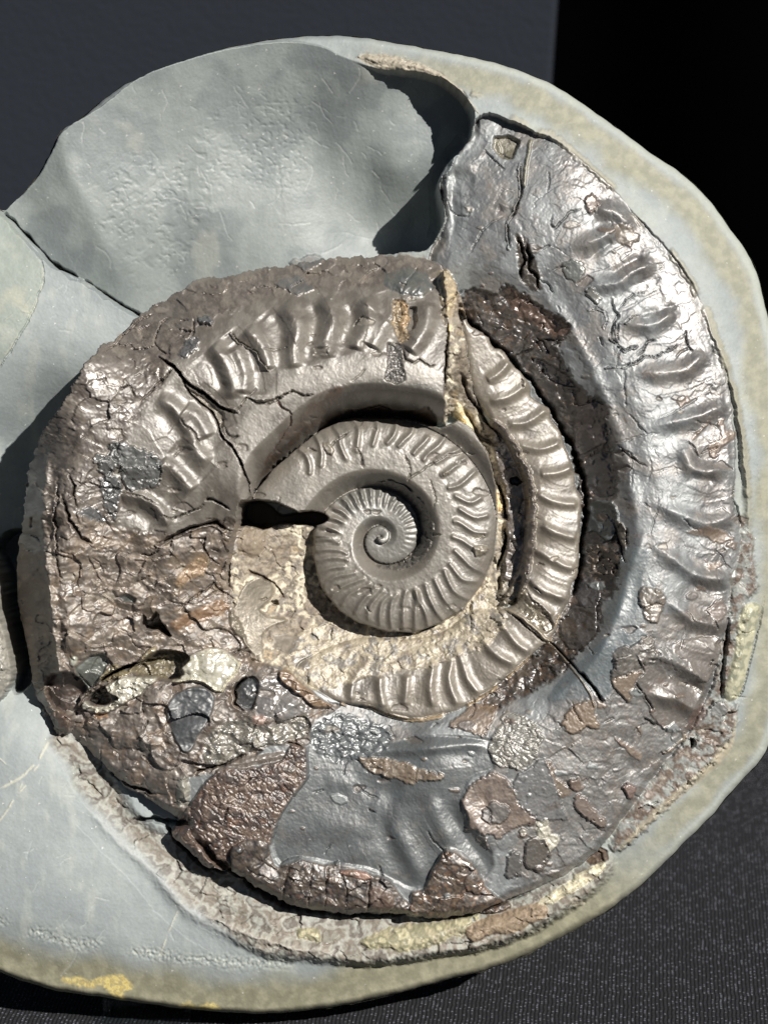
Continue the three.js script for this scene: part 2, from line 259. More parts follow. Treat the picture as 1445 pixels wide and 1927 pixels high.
// ---------------------------------------------------------------- outermost coil
const CO = [845,330, 862,292, 886,262, 892,235, 920,215, 974,236, 1009,252, 1050,268, 1097,304, 1150,351, 1191,398, 1232,444, 1273,491, 1313,556, 1335,615, 1352,660, 1368,720, 1378,790, 1384,860, 1380,938, 1392,975, 1394,1013, 1386,1060, 1375,1089, 1371,1145, 1360,1202, 1349,1258, 1341,1296, 1315,1345, 1296,1383, 1262,1428, 1228,1470, 1180,1530, 1140,1585, 1097,1625, 1043,1658, 973,1687, 900,1716, 822,1729, 777,1726, 727,1718, 653,1718, 593,1711, 542,1700, 472,1662, 440,1643, 423,1638, 388,1630, 349,1599, 322,1562, 353,1548, 329,1537, 271,1498, 240,1483, 209,1452, 170,1415, 133,1381, 130,1340, 175,1290, 300,1230, 470,1180, 600,1230, 760,1290, 880,1270, 980,1210, 1040,1130, 1060,1000, 1040,880, 960,740, 860,600, 820,560, 806,490, 826,450, 836,415, 829,380, 827,352];
{
  const z = surf([600,1400,42, 800,1395,56, 950,1390,54, 650,1345,30, 780,1368,32, 900,1335,34, 600,1500,42, 750,1500,48, 900,1500,50, 600,1600,36, 750,1600,42, 880,1600,42, 560,1680,26, 700,1700,24, 830,1710,22, 950,1680,22, 1080,1610,22, 1180,1520,20,
    880,560,6, 950,640,6, 1010,720,4, 1060,800,4, 1100,900,4, 1110,1000,4, 1100,1100,6, 1060,1200,16, 980,1300,25, 1020,560,36, 1080,650,48, 1130,750,54, 1170,850,58, 1185,950,60, 1185,1050,62, 1160,1150,62, 1120,1220,58, 1060,1300,50, 1000,1360,52,
    1100,420,50, 1200,560,52, 1270,700,54, 1300,850,54, 1300,1000,52, 1280,1150,50, 1220,1300,46, 1130,1420,46, 1020,1500,46, 1080,310,34, 1180,410,37, 1280,540,39, 1340,680,39, 1370,850,36, 1385,1000,30, 1360,1180,24, 1320,1320,16, 1240,1440,12,
    900,230,8, 960,250,12, 840,330,14, 835,420,12, 900,330,22, 880,430,26, 850,500,22, 960,400,40, 1000,300,28, 940,520,34, 150,1400,10, 220,1400,34, 300,1400,50, 300,1330,45, 400,1330,55, 500,1300,52, 350,1450,46, 450,1400,52, 420,1500,48, 500,1480,48, 400,1580,38, 330,1530,26, 240,1465,22, 470,1640,26]);
  region(CO, { z: (u, v, d) => z(u, v) - (u > 900 && v < 1250 ? 2 : 10) * (1 - sst(0, 16, d)), jit: 2, blend: 1.6, sty: 'flaky', part: pOuter, ro: 0.56, me: 0.1, col: ['#8b9093', '#9a9fa2', '#777a7d', '#8f8b88', '#6a6665'], cs: 75 });
  region([1050,275, 1100,312, 1150,360, 1190,406, 1232,455, 1270,500, 1310,565, 1345,650, 1366,740, 1378,860, 1376,940, 1388,1010, 1370,1090, 1360,1200, 1335,1290, 1290,1360, 1265,1300, 1310,1180, 1325,1060, 1318,920, 1300,780, 1260,660, 1200,540, 1130,430, 1060,350], { jit: 8, blend: 22, col: ['#6d6765', '#5c5655', '#7c746e', '#655d58'], cs: 26, alpha: 0.7, ro: 0.48 });
  ridge([889,250, 884,268, 862,296, 846,326, 837,352, 838,385, 840,420, 830,452], 9, 14, { jit: 1.5, ends: 0.1 });
  // the keel zone that borders the rim on the far side: rough pale seam
  for (const l of [[892,181, 930,204, 974,228, 1009,246, 1050,263, 1097,304, 1150,351, 1191,398, 1232,444, 1273,491, 1313,556, 1342,622, 1368,690, 1386,760, 1400,850, 1408,930]])
    vein(l, 8, 3, '#a09a88', { smooth: 1, jit: 4, alpha: 0.6, broken: 60 });
  ridge([1330,600, 1365,690, 1388,790, 1402,900, 1408,1010, 1398,1110], 8, 9, { jit: 2.5, ends: 0.2, col: C('#8f8c7c'), alpha: 0.7 });
  ridge([1352,660, 1374,740, 1388,830, 1395,920], 4, -4, { jit: 2, ends: 0.2 });
  // rough ground between keel and rim lower down
  region([1385,960, 1412,1000, 1420,1100, 1405,1140, 1385,1230, 1364,1310, 1372,1330, 1392,1330, 1372,1390, 1330,1440, 1262,1510, 1200,1570, 1165,1600, 1150,1580, 1228,1466, 1296,1383, 1341,1296, 1360,1202, 1371,1145, 1375,1089, 1394,1013], { jit: 6, blend: 8, ragged: 14, z: (u, v, d) => mix(24, 6, sst(1120, 1420, v)), sty: 'rock', ro: 0.5, me: 0.05, col: ['#77706a', '#8f918f', '#6d6058', '#9a938a'], cs: 22, part: pRind });
  region([1372,1388, 1385,1345, 1378,1405, 1340,1450, 1262,1515, 1195,1575, 1165,1600, 1175,1580, 1250,1505, 1325,1440], { jit: 2, blend: 2, dome: 4, col: ['#a9a290', '#b9ad99'], cs: 14, alpha: 0.7 });
}
// leathery, crazed patch and the dark scaly belt at the foot
region(P(400, 1220, 4.014, [-220,1250, 0,960, 120,900, 260,905, 380,880, 520,850, 600,720, 690,740, 720,850, 715,980, 600,1140, 520,1260, 470,1400, 430,1500, 360,1640, 200,1720, 80,1690, -30,1640, -180,1560, -310,1400, -250,1280]), { jit: 2.5, blend: 1.5, dz: 7, sty: 'crackle', ro: 0.5, me: 0.1, col: ['#6b5950', '#7f6a5c', '#574842', '#7a5a48'], cs: 30, part: part('shell_patch', pOuter, 'reddish brown leathery patch of shell with crazed cracks') });
{
  const belt = part('shell_belt', pOuter, 'dark brown scaly strip of shell along the foot of the coil');
  region(P(440, 1560, 3.141, [190,60, 215,150, 262,232, 300,190, 390,165, 430,185, 500,205, 560,215, 620,190, 630,240, 720,242, 810,270, 870,285, 930,310, 985,390, 1050,450, 1080,505, 900,510, 670,510, 480,490, 320,455, 200,395, 100,335, 0,275, 0,100]), { jit: 1.8, blend: 1.4, dz: (u, v, d) => 6 + 6 * (1 - Math.exp(-Math.max(0, d) / 14)), sty: 'rock', ro: 0.5, me: 0.12, col: ['#544a43', '#6a5c50', '#453d39', '#6f5547'], cs: 18, part: belt });
  region(P(440, 1560, 3.141, [1050,500, 1045,400, 1060,370, 1120,365, 1170,240, 1200,190, 1260,120, 1370,180, 1445,250, 1480,330, 1520,370, 1600,420, 1640,470, 1500,510, 1445,500, 1250,535, 1120,520]), { jit: 2.4, blend: 1.5, dz: (u, v, d) => 6 + 5 * (1 - Math.exp(-Math.max(0, d) / 10)), sty: 'rock', ro: 0.5, me: 0.1, col: ['#5d5047', '#7c6b5b', '#4b413b', '#84664f', '#8c8576'], cs: 16, part: belt });
  for (const l of [[470,240, 450,330, 440,440], [640,250, 665,350, 668,485], [805,290, 800,400, 790,490], [330,220, 300,330, 290,430], [560,220, 548,330, 540,470]]) crack(P(440, 1560, 3.141, l), 2, 4, { jit: 2 });
  region(P(440, 1560, 3.141, [625,252, 700,238, 780,255, 815,290, 770,300, 690,275, 640,268]), { jit: 1, blend: 1.2, dz: 2, col: ['#9a6a55', '#b08a78', '#7c4a3c'], cs: 7, sty: 'plain' });
  region(P(440, 1560, 3.141, [810,330, 860,345, 930,370, 960,440, 900,490, 820,470, 790,430]), { jit: 2, blend: 1.5, dz: 2, col: ['#94806f', '#6e574a', '#a9988a'], cs: 8, sty: 'rock' });
  // shaded gap under the belt
  crack(P(440, 1560, 3.141, [-240,20, -100,180, 0,262, 100,335, 200,400, 320,460, 400,482]), 8, 30, { jit: 2 });
  crack(P(440, 1560, 3.141, [400,482, 520,508, 670,520, 900,522, 1040,505]), 3.5, 14, { jit: 2 });
  crack(P(440, 1560, 3.141, [1060,510, 1130,535, 1250,548, 1400,520, 1600,440, 1750,380]), 2.5, 9, { jit: 2 });
  crack(P(0, 1250, 2.58, [650,758, 740,748, 800,768, 905,775]), 6, 26, { jit: 2 });
  crack(P(0, 1250, 2.58, [800,775, 850,850, 920,920, 1000,990, 1090,1010]), 6, 30, { jit: 2 });
}
// smooth grey window in the lower coil
region(P(450, 1250, 2.627, [345,380, 420,330, 700,390, 860,360, 1000,350, 1150,360, 1270,380, 1240,440, 1260,520, 1150,560, 1100,680, 1130,800, 1230,900, 1250,1000, 1200,1060, 1160,990, 1090,930, 1020,915, 960,1010, 920,1090, 850,1110, 740,1060, 640,1010, 480,990, 330,960, 210,990, 160,870, 230,700, 330,560]), { jit: 1, blend: 4, sty: 'shell', ro: 0.5, me: 0.1, col: ['#5c6163', '#666c6f', '#53575a'], cs: 70, dz: -3 });
for (const [l, w, h] of [[[740,760, 800,880, 870,1010, 925,1090], 20, 6], [[690,720, 740,860, 800,980, 850,1080], 22, -5], [[985,640, 1080,800, 1180,930, 1240,1040], 18, -7], [[930,650, 1010,780, 1090,900], 26, 5], [[1080,640, 1160,780, 1260,900], 22, 5], [[380,830, 500,800, 620,840], 30, 4], [[600,640, 700,620, 800,680], 26, -5], [[420,600, 500,580, 580,610], 22, 3], [[480,1000, 560,960, 680,930], 24, 3]]) ridge(P(450, 1250, 2.627, l), w * 1.1, h * 1.3, { jit: 1, ends: 0.35 });
ridge(P(450, 1250, 2.627, [560,470, 700,425, 850,420, 1000,405, 1160,395, 1230,420]), 13, 9, { jit: 1, ends: 0.25 });
region(P(450, 1250, 2.627, [350,330, 420,270, 500,240, 620,280, 700,300, 760,350, 720,420, 640,460, 560,480, 480,490, 400,440, 360,390]), { jit: 3, blend: 4, dz: (u, v) => 6 * fbm(u / 22, v / 15, 3, 611) + 3 * facets(u / 15, v / 11, 612, 1), sty: 'plain', ro: 0.42, me: 0.1, col: ['#686d70', '#7d8285', '#54585b'], cs: 20 });
region(P(450, 1250, 2.627, [600,460, 760,470, 900,520, 1010,540, 990,580, 880,570, 860,600, 760,560, 690,550, 620,510]), { jit: 4, blend: 1.5, ragged: 9, dz: 3, sty: 'rock', col: ['#7b6a5b', '#92806d', '#5f5650'], cs: 10, part: part('shell_flake', pOuter) });
region([990,1380, 1060,1320, 1140,1240, 1230,1180, 1335,1150, 1330,1300, 1250,1440, 1150,1570, 1010,1660, 960,1600, 1000,1500], { jit: 6, blend: 10, ragged: 40, sty: 'rock', amt: 0.45, col: ['#6f665f', '#85807b', '#5f5853', '#7c6e62', '#8e8d8b'], cs: 18, alpha: 0.6 });
// smooth shoulder of the outer coil and its ribs
ridge(P(1040, 1020, 3.568, [610,-60, 560,60, 490,240, 440,440, 320,720, 200,880, 60,1000, -60,1080]), 17, 8, { jit: 1, ends: 0.12 });
ridge([1010,545, 1060,600, 1105,680, 1140,760, 1172,850, 1190,940, 1200,1010], 14, 6, { jit: 2, ends: 0.2 });
region(P(1040, 1020, 3.568, [480,40, 650,60, 620,200, 580,330, 590,420, 620,540, 420,560, 330,560, 360,400, 420,300, 430,160]), { jit: 1.5, blend: 4, sty: 'shell', col: ['#6f797e', '#7e878b'], cs: 60, ro: 0.48, me: 0.1 });
region(P(1040, 1020, 3.568, [400,590, 500,560, 640,620, 560,690, 440,720, 400,760, 410,860, 380,900, 390,1010, 330,1050, 260,1000, 220,1040, 60,1060, -40,1060, 20,950, 180,800, 300,680]), { jit: 1.5, blend: 3, sty: 'shell', col: ['#6e787e', '#7e878c'], cs: 60, ro: 0.48, me: 0.1 });
const outerRib = (l, w, h) => { const n = l.length, gx = l[n - 2] - l[n - 4], gy = l[n - 1] - l[n - 3], g = Math.hypot(gx, gy), sx = l[0] - l[2], sy = l[1] - l[3], s = Math.hypot(sx, sy); l = [l[0] + sx / s * 14, l[1] + sy / s * 14, ...l, l[n - 2] + gx / g * 30, l[n - 1] + gy / g * 30]; ridge(l, w, h, { part: part('rib', pOuter), skew: -0.1, jit: 1, ends: 0.3 }); };
for (const [x, y, s, list] of [
  [1040, 340, 3.568, [[400,335, 330,385, 225,425], [640,570, 520,620, 420,690, 290,705], [770,910, 660,970, 560,965], [985,1190, 880,1270, 740,1290, 655,1290], [330,195, 420,220, 480,270]]],
  [1080, 680, 3.959, [[1085,340, 950,400, 800,440, 680,465], [1090,800, 980,830, 880,800, 830,700], [1130,1170, 1000,1210, 880,1180, 720,1115]]],
  [1040, 1020, 3.568, [[1180,240, 1080,250, 950,220, 830,130, 770,90], [1160,540, 1050,550, 930,510, 840,450], [1010,930, 900,850, 790,790, 700,760], [940,1120, 840,1060, 740,1040]]],
]) for (const l of list) outerRib(P(x, y, s, l), 17, 15);
for (const [x, y, s, l, w, h] of [
  [1040, 340, 3.568, [400,400, 330,440, 250,520], 9, -8], [1040, 340, 3.568, [610,510, 500,570, 390,640], 11, -8], [1040, 340, 3.568, [830,830, 720,880, 560,900], 9, -5], [1080, 680, 3.959, [1050,890, 950,870, 850,850], 10, -9],
  [1040, 1020, 3.568, [1150,330, 1000,310, 900,280], 14, -8], [1040, 1020, 3.568, [1120,640, 1000,630, 880,610], 14, -9], [1040, 1020, 3.568, [1000,1000, 880,940, 830,900], 12, -6], [860, 1300, 3.6125, [1060,380, 1130,480, 1200,570], 16, -7], [860, 1300, 3.6125, [1010,320, 1090,450, 1150,580], 16, 5]]) ridge(P(x, y, s, l), w, h, { jit: 1.2 });

// ---------------------------------------------------------------- dark flaky filling between the coils
region([858,585, 868,560, 885,540, 905,545, 935,552, 960,536, 995,560, 1035,590, 1068,612, 1072,628, 1048,648, 1062,690, 1082,722, 1108,742, 1141,763, 1141,794, 1148,826, 1153,852, 1158,907, 1156,932, 1150,948, 1161,983, 1176,998, 1176,1034, 1163,1056, 1155,1118, 1132,1132, 1126,1188, 1090,1227, 1046,1272, 1000,1302, 930,1335, 900,1330, 960,1270, 1030,1206, 1060,1164, 1085,1090, 1098,1000, 1090,912, 1070,830, 1030,755, 960,670],
  { jit: 6, blend: 4, ragged: 14, dz: (u, v) => -6 + 8 * fbm(u / 30, v / 30, 4, 701), sty: 'rock', part: pSeam, ro: 0.46, me: 0.12, col: ['#4d4643', '#5e544e', '#423d3b', '#65503f', '#5d5a5a'], cs: 22 });
region(P(820, 480, 4.014, [560,240, 620,270, 700,320, 760,400, 860,440, 960,520, 1010,570, 930,620, 850,560, 760,530, 640,470, 560,390, 520,300]), { jit: 4, blend: 2, col: ['#6b5145', '#785c4c', '#5b463c'], cs: 10, alpha: 0.8 });
for (const [p, z, c] of [[P(1080, 680, 3.959, [80,740, 180,690, 270,680, 290,760, 310,860, 300,960, 280,1005, 180,1010, 120,960, 85,860]), -3, ['#4e4a4b', '#5a5657']], [P(820, 480, 4.014, [720,770, 800,800, 900,850, 990,900, 1050,990, 960,980, 880,960, 800,880]), -6, ['#45403f', '#544c4a']], [P(1040, 1020, 3.568, [180,270, 230,240, 290,260, 310,340, 300,420, 240,440, 200,430, 170,350]), 4, ['#4f4d50', '#5b595c']],
  [P(1040, 1020, 3.568, [60,520, 140,440, 290,430, 290,640, 200,720, 110,720, 50,640]), 3, ['#4c494a', '#5c5654', '#413d3d']], [P(1080, 680, 3.959, [0,420, 60,330, 160,300, 240,350, 235,480, 250,590, 150,640, 40,700, 5,600]), 3, ['#47403f', '#554a47', '#3b3636']]])
  region(p, { jit: 2, blend: 1.5, dz: z, sty: 'plain', ro: 0.38, me: 0.2, col: c, cs: 14, part: part('shell_flake', pSeam) });
region(P(1080, 680, 3.959, [130,1050, 280,1040, 330,1180, 300,1290, 240,1340, 160,1260, 110,1270, 120,1150]), { jit: 2, blend: 1.5, dz: 6, sty: 'shell', ro: 0.36, me: 0.35, col: ['#6f787b', '#7f888b'], cs: 20, part: part('shell_flake', pSeam) });
region(P(1080, 680, 3.959, [300,1180, 350,1200, 385,1260, 380,1410, 340,1330, 310,1250]), { jit: 1, blend: 1.2, dz: 7, sty: 'rock', ro: 0.5, col: ['#6d665c', '#7c7264'], cs: 14 });
region(P(1040, 1020, 3.568, [230,40, 300,20, 420,60, 450,120, 420,200, 340,230, 270,190, 230,120]), { jit: 3, blend: 2, dz: (u, v) => 5 * facets(u / 9, v / 9, 720, 1.2), sty: 'rock', col: ['#5b4a41', '#75614f', '#4a403b', '#85694f'], cs: 7 });

// ---------------------------------------------------------------- cream vein
{
  const z = surf([470,1020,14, 440,1120,20, 430,1060,20, 520,1050,-6, 540,1150,-10, 600,1190,-8, 700,1215,0, 800,1215,6, 900,1150,4, 945,1050,0, 950,960,-2, 930,870,2, 895,800,12, 865,740,52, 850,650,92, 845,560,66, 560,1230,16, 480,1200,18, 650,1260,14, 480,1000,6, 560,1000,-8]);
  region([440,1000, 470,990, 520,985, 590,990, 600,1060, 640,1140, 700,1180, 780,1190, 850,1160, 905,1100, 930,1040, 935,960, 915,860, 880,800, 850,775, 838,800, 828,770, 838,700, 842,620, 826,560, 815,520, 840,515, 862,545, 876,590, 878,650, 886,720, 905,770, 950,830, 985,900, 990,980, 980,1060, 945,1130, 930,1170, 960,1180, 900,1215, 860,1220, 800,1240, 700,1250, 650,1235, 600,1245, 560,1265, 520,1255, 470,1245, 455,1200, 430,1150, 432,1080],
    { z, jit: 3, blend: 2.5, sty: 'cream', part: pVein, ro: 0.62, me: 0, col: ['#6f6861', '#8c8378', '#c2b8a5', '#776f67', '#998f80', '#d0c7b5', '#827a6f', '#a8967e', '#6b655e'], cs: 44 });
}
for (const p of [[[826,520, 850,520, 868,560, 872,600, 860,640, 850,600, 838,580]], [[856,640, 876,650, 884,720, 872,760, 858,720]], [[440,1000, 520,990, 560,1010, 540,1060, 500,1090, 450,1080]], [[520,1150, 570,1160, 610,1200, 590,1230, 530,1230, 490,1200]], [[600,1110, 640,1160, 690,1190, 660,1210, 610,1190, 570,1140]]])
  region(p[0], { jit: 5, blend: 4, ragged: 14, sty: 'rock', amt: 0.6, col: ['#756a5f', '#877b6d', '#645a51', '#978a79'], cs: 14, alpha: 0.8 });
// ---------------------------------------------------------------- ribbed half coil
{
  const z = surf([880,640,46, 890,720,40, 930,800,34, 975,900,28, 985,1000,26, 970,1080,24, 920,1160,22, 880,1180,16, 760,1210,10, 690,1215,8, 660,1230,10, 600,1240,14, 905,650,42, 980,740,34, 1040,830,32, 1075,930,32, 1080,1040,34, 1050,1140,36, 990,1220,38, 900,1290,36, 780,1330,34, 660,1310,32, 610,1290,30, 940,740,46, 1015,900,44, 1028,1000,44, 1010,1100,43, 940,1210,40, 800,1290,38, 700,1270,30, 840,1240,28]);
  region([862,592, 868,588, 884,612, 898,622, 916,632, 928,655, 945,660, 967,691, 978,700, 997,728, 1001,748, 1032,769, 1036,790, 1054,813, 1062,840, 1071,862, 1080,890, 1082,915, 1093,938, 1092,975, 1089,1032, 1086,1081, 1074,1100, 1070,1130, 1051,1164, 1034,1204, 1006,1226, 968,1262, 923,1300, 903,1313, 858,1338, 814,1350, 774,1355, 729,1343, 699,1330, 644,1323, 600,1302, 566,1280, 560,1250, 600,1228, 650,1208, 700,1200, 760,1204, 830,1192, 890,1150, 930,1150, 965,1140, 975,1120, 985,1060, 992,980, 988,900, 950,825, 905,765, 886,720, 876,650],
    { z: (u, v, d) => z(u, v) - 7 * (1 - Math.sqrt(1 - (1 - Math.min(1, Math.max(0, d) / 12)) ** 2)), jit: 1, blend: 1.4, sty: 'shell', part: pMid, ro: 0.52, me: 0.12, col: ['#857c70', '#91877a', '#7a7268'], cs: 60 });
  const rib = (l, w, h) => ridge(l, w, h, { part: part('rib', pMid), skew: -0.1, jit: 0.5, ends: 0.14 });
  for (const l of [[560,590, 480,680, 360,755], [740,760, 650,850, 540,910, 385,945], [900,1010, 800,1090, 700,1140, 540,1150], [1030,1310, 900,1362, 800,1370, 620,1325], [1130,1540, 1000,1590, 840,1602], [1180,1870, 1080,1868, 940,1838, 800,1770]]) rib(P(840, 560, 4.8167, l), 10, 8);
  for (const l of [[1170,535, 1080,522, 960,480, 850,415], [1160,810, 1060,790, 900,700, 770,630, 690,615], [1090,1090, 960,1055, 850,1005, 740,900, 650,780], [960,1250, 870,1180, 760,1100, 650,970], [760,1570, 650,1510, 560,1400, 460,1270], [620,1680, 480,1620, 380,1530, 315,1425]]) rib(P(840, 900, 4.8167, l), 10, 8);
  for (const l of [[1240,1110, 1160,1010, 1120,900, 1085,790], [1095,1190, 1050,1090, 1030,980, 1060,820], [925,1200, 900,1080, 910,960, 930,870], [728,1180, 738,1080, 745,970], [585,1200, 560,1080, 560,980], [365,1150, 368,1060, 410,960, 480,890]]) rib(P(560, 1000, 3.6125, l), 9.5, 7.5);
  region([540,1240, 560,1195, 620,1170, 690,1185, 780,1194, 850,1168, 905,1108, 940,1110, 950,1165, 930,1200, 900,1225, 850,1240, 810,1255, 760,1262, 720,1270, 680,1275, 640,1290, 600,1300, 556,1282], { jit: 5, blend: 5, ragged: 17, sty: 'cream', ro: 0.6, me: 0, dz: 1.5, col: ['#857d75', '#a89a86', '#cfc2aa', '#8c857c', '#d8ccb6'], cs: 30, part: part('calcite_coating', pMid, 'crumbly cream mineral coating over the ends of the ribs') });
  region([926,790, 958,815, 992,880, 1006,930, 1008,990, 1000,1050, 992,1090, 966,1135, 938,1125, 950,1060, 952,980, 946,910, 930,860], { jit: 4, blend: 3, ragged: 16, sty: 'rock', ro: 0.5, dz: 12, col: ['#6b5f56', '#7d7067', '#574d46', '#8d7d6c'], cs: 14, part: part('crumbling_strip', pMid) });
  // pale lip along its outer edge at the foot, dark gap along it further up
  vein([1053,1160, 1034,1204, 1006,1228, 968,1264, 923,1302, 903,1315, 858,1340, 814,1352, 774,1357, 729,1345, 699,1332, 644,1325], 4, 4, '#c3a982', { jit: 1.5, broken: 40 });
  crack([866,580, 890,606, 908,622, 938,650, 962,672, 985,700, 1010,730, 1024,752, 1044,778, 1060,808, 1076,838, 1088,866, 1096,900], 6.4, 44, { jit: 3.4 });
  crack([1090,866, 1100,908, 1106,936, 1104,975, 1097,1010, 1094,1060, 1090,1092, 1080,1118], 5.4, 40, { jit: 3 });
  crack(P(840, 900, 4.8167, [600,1235, 690,1320, 760,1380, 830,1440, 900,1480]), 2.2, 10, { jit: 2 });
  vein(P(840, 900, 4.8167, [540,1180, 660,1250, 780,1340, 880,1440, 960,1480]), 3, 3, '#a3957d', { jit: 1.5 });
  // broken patch on one rib
  region(P(840, 900, 4.8167, [470,900, 560,920, 680,960, 750,1080, 860,1160, 920,1240, 960,1340, 880,1400, 760,1300, 640,1190, 530,1130, 470,1040]), { jit: 3, blend: 1.5, dz: -4, sty: 'rock', ro: 0.42, me: 0.25, col: ['#8b8375', '#9b907e', '#756c60'], cs: 12 });
  crack([1034,1206, 1060,1232, 1090,1266, 1120,1300, 1136,1318], 2.6, 14, { jit: 0.8 });
  crack(P(1040, 1020, 3.568, [195,880, 240,940, 290,1000, 330,1070]), 3.4, 30, { jit: 0.8 });
  vein([1034,1206, 1058,1236, 1085,1268, 1110,1306, 1118,1330], 2, 2, '#8f8471', { jit: 1 });
}
// dark pocket and clear crystals in the vein
crack(P(840, 560, 4.8167, [150,1000, 190,1060, 250,1150, 300,1250, 380,1300, 450,1330]), 5, 14, { jit: 2 });
crack(P(840, 560, 4.8167, [120,700, 160,780, 200,900, 290,1010, 400,1160, 460,1230]), 4, 16, { jit: 2.5 });
crack(P(840, 900, 4.8167, [460,40, 520,160, 540,330, 560,380]), 4, 22, { jit: 2 });
crack(P(840, 900, 4.8167, [540,470, 540,600, 500,730, 460,830]), 4, 20, { jit: 2 });
region(P(840, 560, 4.8167, [90,950, 140,990, 220,1100, 260,1180, 220,1260, 160,1190, 100,1100, 60,1060]), { jit: 2, blend: 1.5, dome: 7, domeW: 8, col: ['#e6d3aa', '#efe0bd', '#d2b27a'], cs: 9, sty: 'cream' });
region([826,592, 836,600, 847,610, 846,630, 838,655, 828,664, 822,650, 824,620], { jit: 1.5, blend: 1.5, dome: 6, domeW: 7, col: ['#d8bd8e', '#e3cda2'], cs: 9, sty: 'cream' });
region(P(840, 560, 4.8167, [580,1640, 640,1620, 690,1670, 650,1700, 590,1690]), { jit: 1, blend: 1.2, dz: -22 });
for (const a of [[300,1480, 380,1500, 430,1640, 470,1800, 520,1927, 450,1927, 380,1750, 310,1600]]) region(P(840, 560, 4.8167, a), { jit: 2, blend: 1.5, dome: 6, domeW: 8, col: ['#cfae77', '#d9c197', '#a98a5c'], cs: 7, sty: 'cream' });

